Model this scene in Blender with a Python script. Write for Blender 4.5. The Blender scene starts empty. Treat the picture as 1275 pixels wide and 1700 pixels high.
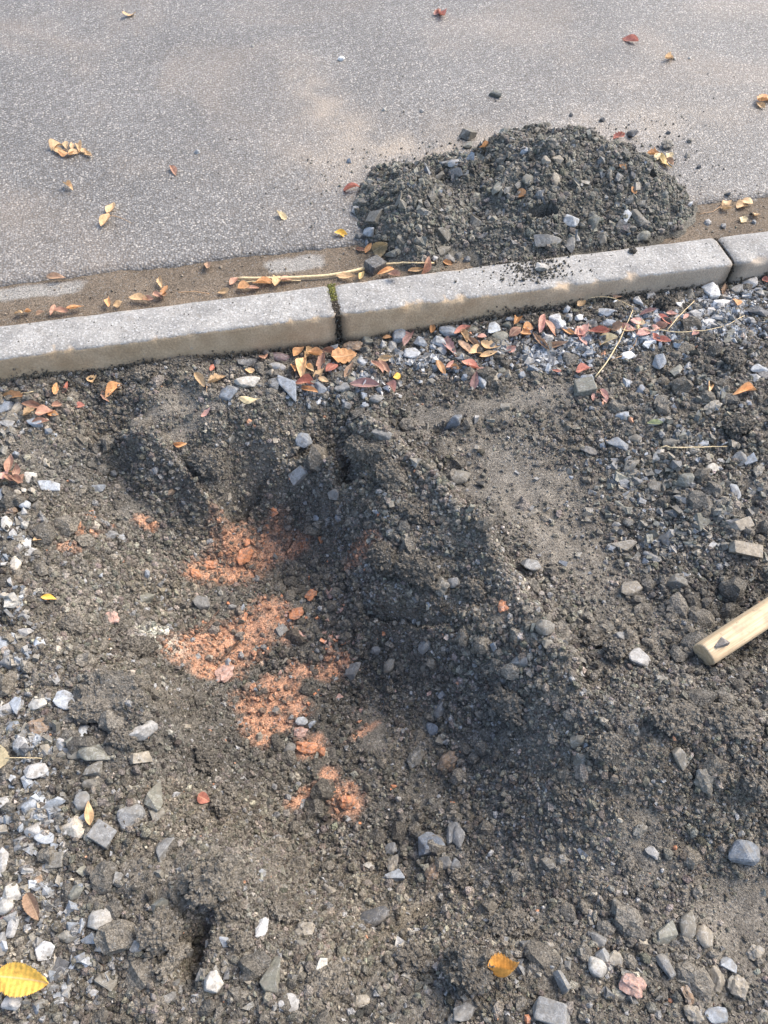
import bpy, bmesh, math, random
import numpy as np
from mathutils import Vector, Matrix

# ------------------------------------------------------------------ camera, sky, sun, exposure
scene = bpy.context.scene
col = scene.collection
F_PX = 1277.0
CAM = np.array([-0.18633, -1.38568, 1.197])
RT = np.array([0.97974922, -0.20001198, 0.00930963])
UP = np.array([0.15862301, 0.80370111, 0.57350088])
FW = np.array([0.12218921, 0.56041032, -0.81915204])
cam_data = bpy.data.cameras.new('camera')
cam_data.sensor_fit = 'VERTICAL'
cam_data.angle = 2 * math.atan(850 / F_PX)
cam_data.clip_start = 0.02
cam_data.clip_end = 500
cam = bpy.data.objects.new('camera', cam_data)
col.objects.link(cam)
cam.matrix_world = Matrix(((RT[0], UP[0], -FW[0], CAM[0]), (RT[1], UP[1], -FW[1], CAM[1]),
                           (RT[2], UP[2], -FW[2], CAM[2]), (0, 0, 0, 1)))
scene.camera = cam

SUN_EL, SUN_AZ = math.radians(49), math.radians(72)      # azimuth measured from +Y towards +X
world = bpy.data.worlds.new('World')
scene.world = world
world.use_nodes = True
wn = world.node_tree
wn.nodes.clear()
sky = wn.nodes.new('ShaderNodeTexSky')
sky.sky_type = 'NISHITA'
sky.sun_disc = False
sky.sun_elevation = SUN_EL
sky.sun_rotation = SUN_AZ
sky.air_density = 1.0
sky.dust_density = 3.0
sky.ozone_density = 1.0
bg = wn.nodes.new('ShaderNodeBackground')
bg.inputs['Strength'].default_value = 0.15
wo = wn.nodes.new('ShaderNodeOutputWorld')
wn.links.new(sky.outputs[0], bg.inputs[0])
wn.links.new(bg.outputs[0], wo.inputs[0])
sun_d = bpy.data.lights.new('sun', 'SUN')
sun_d.energy = 1.35
sun_d.angle = math.radians(38)
sun_d.color = (1.0, 0.92, 0.80)
sun = bpy.data.objects.new('sun', sun_d)
col.objects.link(sun)
sdir = Vector((math.sin(SUN_AZ) * math.cos(SUN_EL), math.cos(SUN_AZ) * math.cos(SUN_EL), math.sin(SUN_EL)))
sun.rotation_euler = sdir.to_track_quat('Z', 'Y').to_euler()
sun.location = sdir * 20
scene.view_settings.view_transform = 'Standard'
scene.view_settings.look = 'None'
scene.view_settings.exposure = 1.46
scene.view_settings.gamma = 1.0
scene.view_settings.use_curve_mapping = False

random.seed(7)
rng = np.random.default_rng(11)

# ------------------------------------------------------------------ numpy noise
def _hash(ix, iy, seed):
    n = (ix.astype(np.int64) * 374761393 + iy.astype(np.int64) * 668265263 + seed * 1442695041) & 0xffffffff
    n = ((n ^ (n >> 13)) * 1274126177) & 0xffffffff
    n = n ^ (n >> 16)
    return (n & 0xffffff) / float(0xffffff)

def vnoise(x, y, seed=0):
    ix, iy = np.floor(x), np.floor(y)
    fx, fy = x - ix, y - iy
    fx = fx * fx * fx * (fx * (fx * 6 - 15) + 10)
    fy = fy * fy * fy * (fy * (fy * 6 - 15) + 10)
    a, b = _hash(ix, iy, seed), _hash(ix + 1, iy, seed)
    c, d = _hash(ix, iy + 1, seed), _hash(ix + 1, iy + 1, seed)
    return (a + (b - a) * fx + (c - a) * fy + (a - b - c + d) * fx * fy) * 2 - 1

def vnoise3(p, seed=0):
    i = np.floor(p)
    f = p - i
    f = f * f * (3 - 2 * f)
    out = 0.0
    for dz in (0, 1):
        for dy in (0, 1):
            for dx in (0, 1):
                h = _hash(i[:, 0] + dx + 57 * (i[:, 2] + dz), i[:, 1] + dy - 131 * (i[:, 2] + dz), seed)
                w = np.where(dx, f[:, 0], 1 - f[:, 0]) * np.where(dy, f[:, 1], 1 - f[:, 1]) * np.where(dz, f[:, 2], 1 - f[:, 2])
                out = out + h * w
    return out * 2 - 1

def fbm(x, y, freq, octs=4, seed=0, gain=0.5):
    s, a, t = 0.0, 1.0, 0.0
    ca, sa = math.cos(0.6), math.sin(0.6)
    for k in range(octs):
        s = s + a * vnoise(x * freq + 17.3 * k, y * freq - 9.1 * k, seed + k)
        t += a
        x, y = x * ca - y * sa, x * sa + y * ca
        a *= gain
        freq *= 2.03
    return s / t

def worley(x, y, freq, seed=0):
    x, y = x * freq, y * freq
    ix, iy = np.floor(x), np.floor(y)
    best = np.full(np.shape(x), 9.0)
    for dx in (-1, 0, 1):
        for dy in (-1, 0, 1):
            jx, jy = ix + dx, iy + dy
            px, py = jx + _hash(jx, jy, seed), jy + _hash(jx, jy, seed + 5)
            best = np.minimum(best, (px - x) ** 2 + (py - y) ** 2)
    return np.sqrt(best)

def smooth(a, b, x):
    t = np.clip((x - a) / (b - a), 0, 1)
    return t * t * (3 - 2 * t)

# ------------------------------------------------------------------ the lie of the land
# kerb top is z = 0, its soil-side face is y = 0, the road lies beyond y = 0.112
KERB_W = 0.112
ROAD_Z, GUTTER_Z = -0.022, -0.032

def ray(px, py):
    px, py = np.asarray(px, float), np.asarray(py, float)
    return FW + RT * ((px - 637.5) / F_PX)[..., None] - UP * ((py - 850.0) / F_PX)[..., None]

def on_z(px, py, z):
    v = ray(px, py)
    t = (np.asarray(z) - CAM[2]) / v[..., 2]
    return CAM + v * t[..., None]

# surveyed spot heights: picture position and height of the ground there
SPOTS = [
 (0,700,-.085),(60,800,-.09),(40,1000,-.095),(20,1150,-.1),(20,1300,-.10),(60,1600,-.105),(200,1690,-.11),(0,1690,-.105),(120,1400,-.105),
 (200,640,-.068),(270,640,-.062),(290,690,-.082),(330,660,-.075),(100,690,-.08),(110,735,-.1),(230,732,-.102),(200,775,-.165),(130,790,-.13),(300,745,-.115),(340,790,-.155),(400,700,-.1),
 (100,870,-.115),(130,950,-.14),(200,900,-.19),(200,1000,-.18),(280,900,-.235),(400,850,-.255),(500,860,-.258),(310,830,-.205),(180,830,-.172),
 (450,740,-.135),(420,780,-.19),(500,790,-.19),(555,760,-.125),(590,735,-.1),(575,812,-.235),(625,770,-.095),(640,830,-.12),
 (350,1000,-.285),(450,1000,-.30),(450,1150,-.315),(500,1250,-.315),(560,1330,-.31),(620,1250,-.305),(350,1100,-.288),(540,1080,-.31),
 (130,1090,-.115),(210,1090,-.17),(240,1130,-.125),(190,1180,-.105),(262,1170,-.125),(285,1190,-.20),(290,1260,-.185),(330,1320,-.19),(400,1380,-.245),(250,1330,-.135),(300,1420,-.125),
 (500,1430,-.28),(600,1480,-.255),(450,1480,-.20),(360,1440,-.125),(300,1560,-.115),(440,1600,-.125),(530,1560,-.16),(620,1600,-.165),(610,1560,-.195),(640,1690,-.12),(540,1650,-.12),
 (640,900,-.16),(610,960,-.20),(570,900,-.235),(555,990,-.285),(610,1050,-.275),(690,1060,-.225),(680,980,-.168),(640,1110,-.305),(760,1050,-.17),(800,1070,-.15),
 (680,740,-.088),(740,800,-.083),(800,880,-.085),(860,960,-.09),(900,1060,-.09),(930,1150,-.075),(700,860,-.14),(760,960,-.15),(740,1120,-.235),(700,1200,-.295),(850,1120,-.14),(850,1220,-.18),
 (760,1300,-.27),(700,1400,-.26),(850,1400,-.19),(950,1300,-.11),(1050,1220,-.045),(1150,1190,-.03),(1250,1250,-.04),(1270,1120,-.085),(1150,1350,-.1),(1270,1400,-.11),
 (1100,1500,-.13),(1250,1520,-.145),(1000,1600,-.12),(1250,1680,-.12),(950,1500,-.15),(800,1500,-.2),(790,1570,-.135),(720,1540,-.2),(800,1690,-.11),(900,1600,-.125),
 (700,650,-.09),(850,640,-.082),(800,760,-.105),(900,850,-.12),(960,950,-.125),(1000,800,-.117),(1100,850,-.115),(1000,1050,-.1),(1150,1010,-.135),(1250,980,-.14),(1220,900,-.105),
 (1250,800,-.095),(1200,700,-.072),(1270,620,-.055),(1100,620,-.075),(1000,700,-.095),(1200,560,-.058),(1080,1080,-.105),(1000,560,-.07),(920,600,-.085),(560,640,-.098),(480,660,-.095),(640,690,-.09),
]
KERB_FOOT = [(-.95,-.075),(-.779,-.07),(-.512,-.069),(-.40,-.07),(-.279,-.081),(-.14,-.088),(.001,-.092),(.1,-.088),(.202,-.081),(.429,-.069),(.662,-.059),(.987,-.066),(1.109,-.058),(1.4,-.06)]
FAR_SPOTS = [(-1.15,-.4,-.1),(-1.15,-1.0,-.1),(-1.15,-1.6,-.1),(-.6,-1.75,-.11),(0,-1.8,-.11),(.7,-1.75,-.11),(1.3,-1.5,-.1),(1.3,-1.0,-.09),(1.4,-.5,-.08),(.9,-1.2,-.1),(.75,-.95,-.08),(.6,-1.6,-.11)]
_a = np.array(SPOTS, float)
_a[:, 2] = np.where(_a[:, 2] < -.15, -.15 + (_a[:, 2] + .15) * 1.3, _a[:, 2])
_p = on_z(_a[:, 0], _a[:, 1], _a[:, 2])
_c = np.vstack([_p, np.array([(x, 0.0, z) for x, z in KERB_FOOT]), np.array(FAR_SPOTS)])

def _tps_fit(c, lam):
    d = np.linalg.norm(c[:, None, :2] - c[None, :, :2], axis=2)
    K = np.where(d > 0, d * d * np.log(d + 1e-12), 0)
    n = len(c)
    A = np.zeros((n + 3, n + 3))
    A[:n, :n] = K + lam * np.eye(n)
    A[:n, n], A[:n, n + 1], A[:n, n + 2] = 1, c[:, 0], c[:, 1]
    A[n:, :n] = A[:n, n:].T
    return np.linalg.solve(A, np.concatenate([c[:, 2], np.zeros(3)]))
_w = _tps_fit(_c, 1.2e-4)

def tps(x, y):
    sh = np.shape(x)
    x, y = np.ravel(x), np.ravel(y)
    out = np.empty(len(x))
    n = len(_c)
    for i in range(0, len(x), 20000):
        xx, yy = x[i:i + 20000], y[i:i + 20000]
        d2 = (xx[:, None] - _c[None, :, 0]) ** 2 + (yy[:, None] - _c[None, :, 1]) ** 2
        out[i:i + 20000] = (0.5 * d2 * np.log(d2 + 1e-18)) @ _w[:n] + _w[n] + _w[n + 1] * xx + _w[n + 2] * yy
    return out.reshape(sh)

def at_spot(px, py, z=-.1):
    return on_z(np.array(float(px)), np.array(float(py)), z)

def blob(x, y, px, py, z, rx, ry, ang=0.0, power=1.0):
    """soft elliptical mask on the ground around the place seen at px, py (radii in metres)"""
    q = at_spot(px, py, z)
    ca, sa = math.cos(math.radians(ang)), math.sin(math.radians(ang))
    u = ((x - q[0]) * ca + (y - q[1]) * sa) / rx
    v = (-(x - q[0]) * sa + (y - q[1]) * ca) / ry
    return np.exp(-(u * u + v * v) ** power)

PACKED = [(285,690,-.083,.10,.05,10),(950,900,-.12,.17,.085,-50),(870,780,-.105,.17,.09,-40),(760,680,-.09,.2,.035,0),(800,800,-.095,.06,.05,-50),(880,660,-.09,.12,.03,0),(1240,1530,-.14,.08,.07,0),(620,1190,-.305,.035,.07,0),(440,740,-.135,.06,.03,0),(240,760,-.13,.05,.03,0),(130,990,-.13,.05,.08,0)]

def packed(x, y):
    m = np.zeros(np.shape(x))
    for px, py, z, rx, ry, a in PACKED:
        m = np.maximum(m, blob(x, y, px, py, z, rx, ry, a, 1.6))
    return m

def relief(x, y):
    """undercut-looking notches, ledges and clefts that the spot heights are too coarse for"""
    z = np.zeros(np.shape(x))
    z -= .024 * blob(x, y, 195, 768, -.15, .065, .016, 2, 2)          # dark notch under the far lip
    z += .014 * blob(x, y, 190, 735, -.10, .09, .012, 4, 2)
    z -= .05 * blob(x, y, 582, 805, -.19, .034, .026, 0, 2)           # cavity under the ridge
    z += .016 * blob(x, y, 600, 745, -.10, .05, .02, 0, 2)
    z -= .014 * blob(x, y, 655, 1030, -.26, .075, .010, -38, 2)       # crack under the ledge
    z += .014 * blob(x, y, 665, 985, -.19, .09, .02, -34, 2)
    z -= .018 * blob(x, y, 578, 975, -.27, .010, .03, 0, 2)
    z -= .060 * blob(x + .012 * fbm(x, y, 25, 2, 150), y, 318, 1580, -.115, .019, .055, -28, 1.4)      # cleft beside the big clod
    z -= .022 * blob(x, y, 215, 1095, -.15, .07, .012, 15, 2)
    z -= .022 * blob(x, y, 735, 700, -.095, .022, .012, 0, 2)         # socket of the striped stone
    z -= .015 * blob(x, y, 270, 1195, -.16, .012, .04, -20, 2)
    z += .012 * blob(x, y, 255, 690, -.085, .06, .02, 10, 2)
    z -= .02 * blob(x, y, 690, 1530, -.2, .08, .02, 20, 2)
    return z

def scarp(x, y, pix, z, drop, width, fade, crest=.006):
    """a sharp edge along a line seen in the picture: raised lip, then a steep step down on the right of travel"""
    q = on_z(np.array([p[0] for p in pix], float), np.array([p[1] for p in pix], float), np.full(len(pix), z))
    best, sg, endw = np.full(np.shape(x), 9.0), np.zeros(np.shape(x)), np.zeros(np.shape(x))
    jx = x + .024 * fbm(x, y, 12, 3, 140)
    jy = y + .024 * fbm(x, y, 12, 3, 141)
    n = len(q) - 1
    for k in range(n):
        ax, ay, bx, by = q[k, 0], q[k, 1], q[k + 1, 0], q[k + 1, 1]
        dx, dy = bx - ax, by - ay
        t = np.clip(((jx - ax) * dx + (jy - ay) * dy) / (dx * dx + dy * dy), 0, 1)
        d = np.hypot(jx - ax - t * dx, jy - ay - t * dy)
        s = np.where(dx * (jy - ay) - dy * (jx - ax) < 0, 1.0, -1.0)
        m = d < best
        best = np.where(m, d, best)
        sg = np.where(m, s, sg)
        endw = np.where(m, (k + t) / n, endw)
    e = smooth(0, .12, endw) * (1 - smooth(.88, 1, endw))
    s = best * sg
    step = -drop * smooth(-.002, width, s) * np.exp(-np.clip(s - width, 0, None) / fade)
    return e * np.where(best < .5, step + crest * np.exp(-(s / .034) ** 2), 0)

SCARPS = [([(935,1200),(930,1110),(895,1030),(850,950),(800,880),(740,805),(668,735),(600,722)], -.088, .052, .045, .11, .014),
          ([(580,748),(500,728),(440,745),(360,800),(300,758),(260,733),(180,726),(105,742)], -.105, .050, .024, .075, .010),
          ([(245,1235),(270,1190),(264,1120),(215,1072),(140,1088)], -.115, .040, .018, .06, .012),
          ([(780,1085),(720,1046),(660,1022),(602,998),(574,940)], -.20, .022, .010, .035, .010),
          ([(300,1420),(262,1330),(250,1270)], -.13, .02, .02, .06, .004),
          ([(640,1600),(560,1525),(470,1500),(400,1440),(330,1390)], -.17, .03, .025, .06, .012)]

def ground_detail(x, y):
    k = 1 - 0.8 * packed(x, y)
    near = smooth(0, .05, -y)
    z = .015 * fbm(x, y, 9, 3, 3) * near
    wl = worley(x + .03 * fbm(x, y, 11, 2, 42), y + .03 * fbm(x, y, 11, 2, 43), 13, 18)
    z += k * near * .020 * (0.45 - wl) * np.clip(.6 + fbm(x, y, 5, 2, 44), 0.15, 1.3)
    w = worley(x + .02 * fbm(x, y, 20, 2, 40), y + .02 * fbm(x, y, 20, 2, 41), 24, 8)
    z += k * near * .010 * (0.45 - w)
    w2 = worley(x, y, 60, 9)
    z += k * .0055 * (0.45 - w2)
    z += .0035 * k * fbm(x, y, 110, 3, 12)
    return z

def ground_exact(x, y):
    inside = smooth(-2.6, -1.85, y) * smooth(-2.0, -1.3, x) * (1 - smooth(1.5, 2.2, x))
    yy = np.minimum(y, 0)
    z = np.where(inside > 0, tps(np.clip(x, -1.6, 1.8), np.clip(yy, -2.1, 0)), 0)
    z = -.1 + (z + .1) * inside + relief(x, yy) + ground_detail(x, y)
    core = (x > -1.1) & (x < 1.3) & (y > -1.75)
    if core.any():
        xc, yc = x[core], yy[core]
        dz = np.zeros(len(xc))
        for sc in SCARPS:
            dz += scarp(xc, yc, *sc)
        z[core] = z[core] + dz
    return np.where(y > 0.02, -0.26, np.where(y > 0, z, z))

# ground sheet: fine where the picture looks, stretching out to the horizon
STEP = 0.005
def axis(a, b, lo, hi):
    core = np.arange(a, b + STEP / 2, STEP)
    left, d, v = [], STEP, a
    while v > lo:
        d *= 1.35
        v -= d
        left.append(v)
    right, d, v = [], STEP, b
    while v < hi:
        d *= 1.35
        v += d
        right.append(v)
    return np.array(left[::-1] + list(core) + right)
GX = axis(-1.05, 1.25, -70, 70)
GY = axis(-1.72, 0.015, -70, 0.9)
_X, _Y = np.meshgrid(GX, GY)
GZ = ground_exact(_X, _Y)
_i0, _j0 = int(np.argmin(abs(GX + 1.05))), int(np.argmin(abs(GY + 1.72)))
CX0, CY0 = GX[_i0], GY[_j0]
NXC, NYC = int(round((1.25 + 1.05) / STEP)) + 1, int(round((0.015 + 1.72) / STEP)) + 1
CORE = GZ[_j0:_j0 + NYC, _i0:_i0 + NXC]

def ground_z(x, y):
    u = np.clip((x - CX0) / STEP, 0, NXC - 1.001)
    v = np.clip((np.minimum(y, .004) - CY0) / STEP, 0, NYC - 1.001)
    i, j = np.floor(u).astype(int), np.floor(v).astype(int)
    fu, fv = u - i, v - j
    return (CORE[j, i] * (1 - fu) * (1 - fv) + CORE[j, i + 1] * fu * (1 - fv)
            + CORE[j + 1, i] * (1 - fu) * fv + CORE[j + 1, i + 1] * fu * fv)

MOUND = [(.275,.375,.185,.24,.125),(.42,.48,.15,.2,.105),(.655,.425,.31,.31,.150),(.82,.38,.22,.25,.12),(.89,.32,.12,.17,.07),(.56,.23,.3,.16,.075)]
def mound_z(x, y):
    s = np.zeros(np.shape(x))
    wob = .22 * fbm(x, y, 9, 3, 77)
    for mx, my, rx, ry, hh in MOUND:
        rho = np.sqrt(((x - mx) / rx) ** 2 + ((y - my) / ry) ** 2) + wob
        s = s + np.clip(hh * (1 - rho ** 1.25), 0, None) ** 5
    z = s ** 0.2
    z = z + np.where(z > 0.004, .010 * fbm(x, y, 22, 3, 50) + .006 * (0.45 - worley(x, y, 45, 51)), 0)
    return -.032 + z - .006

def asphalt_edge(x):
    return .291 + .008 * fbm(x, x * 0 + 3.3, 6, 4, 31)

def flat_z(x, y):
    base = np.where(y > asphalt_edge(x), ROAD_Z, GUTTER_Z + .003 * fbm(x, y, 14, 3, 61))
    return base

# height table of everything beyond the kerb, for quick look-ups
TS = .004
_tx, _ty = np.meshgrid(np.arange(-1.6, 2.8, TS), np.arange(KERB_W - .02, 2.7, TS))
_tm = (_ty < .85) & (_tx > -.1) & (_tx < 1.35)
TAB = flat_z(_tx, _ty)
TAB[_tm] = np.maximum(TAB[_tm], mound_z(_tx[_tm], _ty[_tm]))

def far_z(x, y):
    i = np.clip(np.round((x + 1.6) / TS).astype(int), 0, TAB.shape[1] - 1)
    j = np.clip(np.round((y - KERB_W + .02) / TS).astype(int), 0, TAB.shape[0] - 1)
    return TAB[j, i]

def surf(x, y):
    return np.where(y < 0, ground_z(x, y), np.where(y <= KERB_W, 0.0, far_z(x, y)))

def hit(px, py):
    """the point of the place that is seen at picture position px, py (vectorised)"""
    px, py = np.atleast_1d(np.asarray(px, float)), np.atleast_1d(np.asarray(py, float))
    v = ray(px, py)
    out_t = np.empty(len(px))
    f = np.linspace(0, 1, 300)
    for i in range(0, len(px), 500):
        vv = v[i:i + 500]
        t0 = (0.22 - CAM[2]) / vv[:, 2]
        t1 = (-0.42 - CAM[2]) / vv[:, 2]
        t = t0[:, None] + (t1 - t0)[:, None] * f[None]
        P = CAM + vv[:, None, :] * t[..., None]
        below = P[..., 2] <= surf(P[..., 0], P[..., 1])
        k = np.maximum(np.argmax(below, 1), 1)
        r_ = np.arange(len(vv))
        out_t[i:i + 500] = .5 * (t[r_, k] + t[r_, k - 1])
    return CAM + v * out_t[:, None], out_t

def normal_at(x, y, e=.012):
    x, y = np.asarray(x, float), np.asarray(y, float)
    gx = (surf(x + e, y) - surf(x - e, y)) / (2 * e)
    gy = (surf(x, y + e) - surf(x, y - e)) / (2 * e)
    gx, gy = np.clip(gx, -1.1, 1.1), np.clip(gy, -1.1, 1.1)
    n = np.stack([-gx, -gy, np.ones_like(gx)], -1)
    return n / np.linalg.norm(n, axis=-1, keepdims=True)

# ------------------------------------------------------------------ colour of the ground (albedo of what lies there)
CLAY = [(404,920,40,30,25),(345,945,34,16,20),(440,912,40,18,25),(475,908,16,22,60),(493,910,10,18,70),(325,955,14,12,0),(380,950,34,14,20),
        (390,1058,70,20,18),(445,1028,32,26,20),(330,1078,42,22,12),(372,1080,40,16,8),(420,1062,24,24,0),(475,1055,14,12,0),
        (445,1170,20,44,72),(428,1205,22,24,0),(465,1150,28,18,30),(455,1135,12,18,60),(485,1165,14,20,50),(452,1195,18,30,70),
        (604,1215,6,22,112),(500,1324,24,7,30),(522,1308,10,5,40),(545,1115,20,10,0),(560,1100,14,14,40),(603,910,22,14,-20),(500,1112,26,8,10),
        (548,1285,14,10,0),(575,1335,26,18,0),(515,1240,22,14,0),(570,1320,20,14,30),(492,1110,14,10,0),(380,1108,24,14,0),(340,1110,22,12,0),
        (130,880,7,8,0),(162,887,6,6,0),(240,868,14,7,0),(112,908,12,6,0),(236,860,10,5,0),(100,910,5,5,0),(150,856,6,3,0),(190,873,4,3,0)]
PALE = [(268,1062,16,22,70)]
_cl = []
for px, py, a, b, an in CLAY + PALE:
    _cl.append((px, py, a, b, an))
_ch, _ct = hit([c[0] for c in _cl], [c[1] for c in _cl])
CLAY_W = []
for (px, py, a, b, an), P, t in zip(_cl, _ch, _ct):
    s = t / F_PX
    CLAY_W.append((P[0], P[1], a * s * 1.02, b * s * 1.22, an + 2))
clay_n, pale_w = CLAY_W[:len(CLAY)], CLAY_W[len(CLAY):]

def _ell(x, y, lst):
    m = np.zeros(np.shape(x))
    wx = x + .004 * fbm(x, y, 90, 2, 71)
    wy = y + .004 * fbm(x, y, 90, 2, 72)
    for X, Y, a, b, an in lst:
        near = (abs(x - X) < .15) & (abs(y - Y) < .15)
        if not near.any():
            continue
        ca, sa = math.cos(math.radians(an)), math.sin(math.radians(an))
        u = ((wx - X) * ca + (wy - Y) * sa) / a
        v = (-(wx - X) * sa + (wy - Y) * ca) / b
        m = np.where(near, np.maximum(m, np.exp(-(u * u + v * v) ** 1.5 * .55)), m)
    return m

def clay_mask(x, y):
    m = _ell(x, y, clay_n)
    return m * np.clip(.92 + .62 * fbm(x, y, 45, 3, 73), 0, 1.25)

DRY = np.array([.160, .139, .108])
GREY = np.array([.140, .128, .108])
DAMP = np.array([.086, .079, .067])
CLAYC = np.array([.485, .262, .160])

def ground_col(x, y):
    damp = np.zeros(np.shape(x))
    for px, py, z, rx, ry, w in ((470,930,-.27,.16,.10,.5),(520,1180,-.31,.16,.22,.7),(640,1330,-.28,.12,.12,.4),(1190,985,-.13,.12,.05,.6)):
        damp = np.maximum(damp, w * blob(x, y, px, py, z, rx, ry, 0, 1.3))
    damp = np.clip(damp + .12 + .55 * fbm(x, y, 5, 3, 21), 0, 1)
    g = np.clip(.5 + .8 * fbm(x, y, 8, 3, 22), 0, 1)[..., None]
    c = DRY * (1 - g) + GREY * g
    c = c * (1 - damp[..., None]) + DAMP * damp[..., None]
    pk = packed(x, y)[..., None] * .7
    c = c * (1 - pk) + np.array([.185, .165, .135]) * pk
    c = c * (1 + .34 * fbm(x, y, 60, 3, 23) + .22 * fbm(x, y, 4, 2, 27))[..., None]
    m = np.clip(clay_mask(x, y) * (1.2 + 1.1 * fbm(x, y, 130, 2, 75)) - .14, 0, .88)[..., None]
    cc = CLAYC * (1 + .35 * fbm(x, y, 120, 2, 24))[..., None]
    c = c * (1 - m) + cc * m
    p = np.clip(_ell(x, y, pale_w) * 1.2, 0, .7)[..., None]
    return c * (1 - p) + np.array([.42, .40, .33]) * p

# ------------------------------------------------------------------ node materials
def new_mat(name):
    m = bpy.data.materials.new(name)
    m.use_nodes = True
    nt = m.node_tree
    return m, nt, nt.nodes['Principled BSDF']

def nd(nt, kind, **kw):
    n = nt.nodes.new(kind)
    for k, v in kw.items():
        if k in n.inputs.keys() if hasattr(n.inputs, 'keys') else False:
            n.inputs[k].default_value = v
        else:
            setattr(n, k, v)
    return n

def mix(nt, a, b, fac, mode='MIX'):
    m = nt.nodes.new('ShaderNodeMix')
    m.data_type = 'RGBA'
    m.blend_type = mode
    m.clamp_result = False
    for sock, v in ((m.inputs[0], fac), (m.inputs[6], a), (m.inputs[7], b)):
        if hasattr(v, 'default_value'):
            nt.links.new(v, sock)
        elif isinstance(v, (int, float)):
            sock.default_value = v
        else:
            sock.default_value = (*v, 1)
    return m.outputs[2]

def ramp(nt, v, a, b, lo=0.0, hi=1.0):
    r = nt.nodes.new('ShaderNodeMapRange')
    r.inputs[1].default_value, r.inputs[2].default_value = a, b
    r.inputs[3].default_value, r.inputs[4].default_value = lo, hi
    nt.links.new(v, r.inputs[0])
    return r.outputs[0]

def noise(nt, scale, detail=4, rough=.55, coord=None, dist=0.0):
    n = nt.nodes.new('ShaderNodeTexNoise')
    n.inputs['Scale'].default_value = scale
    n.inputs['Detail'].default_value = detail
    n.inputs['Roughness'].default_value = rough
    n.inputs['Distortion'].default_value = dist
    if coord is not None:
        nt.links.new(coord, n.inputs['Vector'])
    return n.outputs[0]

def voro(nt, scale, coord=None, feature='F1', out=0):
    n = nt.nodes.new('ShaderNodeTexVoronoi')
    n.feature = feature
    n.inputs['Scale'].default_value = scale
    if coord is not None:
        nt.links.new(coord, n.inputs['Vector'])
    return n.outputs[out]

def geo_pos(nt):
    return nt.nodes.new('ShaderNodeNewGeometry').outputs['Position']

def obj_pos(nt):
    return nt.nodes.new('ShaderNodeTexCoord').outputs['Object']

def grey(nt, v):
    c = nt.nodes.new('ShaderNodeCombineColor')
    for i in range(3):
        nt.links.new(v, c.inputs[i])
    return c.outputs[0]

def bump(nt, bsdf, h, strength, dist, prev=None):
    b = nt.nodes.new('ShaderNodeBump')
    b.inputs['Strength'].default_value = strength
    b.inputs['Distance'].default_value = dist
    nt.links.new(h, b.inputs['Height'])
    if prev is not None:
        nt.links.new(prev, b.inputs['Normal'])
    nt.links.new(b.outputs[0], bsdf.inputs['Normal'])
    return b.outputs[0]

def attr_col(nt, name='tint'):
    a = nt.nodes.new('ShaderNodeAttribute')
    a.attribute_name = name
    return a.outputs['Color']

def soil_material(name, source='tint'):
    m, nt, b = new_mat(name)
    pos = geo_pos(nt)
    if source == 'tint':
        c = attr_col(nt)
    else:
        c = nt.nodes.new('ShaderNodeObjectInfo').outputs['Color']
    n1 = noise(nt, 260, 4, .65, pos)
    n2 = noise(nt, 900, 2, .6, pos)
    k = ramp(nt, n1, .3, .72, .55, 1.5)
    c = mix(nt, c, grey(nt, k), 1.0, 'MULTIPLY')
    sp = ramp(nt, n2, .66, .74, 0, .5)
    c = mix(nt, c, (.30, .28, .24), sp)
    nt.links.new(c, b.inputs['Base Color'])
    b.inputs['Roughness'].default_value = .93
    b.inputs['Specular IOR Level'].default_value = .25
    vg = nt.nodes.new('ShaderNodeTexVoronoi')
    vg.inputs['Scale'].default_value = 330
    nt.links.new(pos, vg.inputs['Vector'])
    sg = nt.nodes.new('ShaderNodeSeparateColor')
    nt.links.new(vg.outputs['Color'], sg.inputs[0])
    c = mix(nt, c, grey(nt, ramp(nt, sg.outputs[0], 0, 1, .72, 1.34)), 1.0, 'MULTIPLY')
    c = mix(nt, c, (.26, .245, .215), ramp(nt, sg.outputs[1], .93, .96, 0, .6))
    nt.links.new(c, b.inputs['Base Color'])
    p = bump(nt, b, n1, .9, .004)
    p = bump(nt, b, ramp(nt, vg.outputs['Distance'], 0, .8, 1, 0), .75, .0022, p)
    bump(nt, b, n2, .5, .0015, p)
    return m

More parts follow.
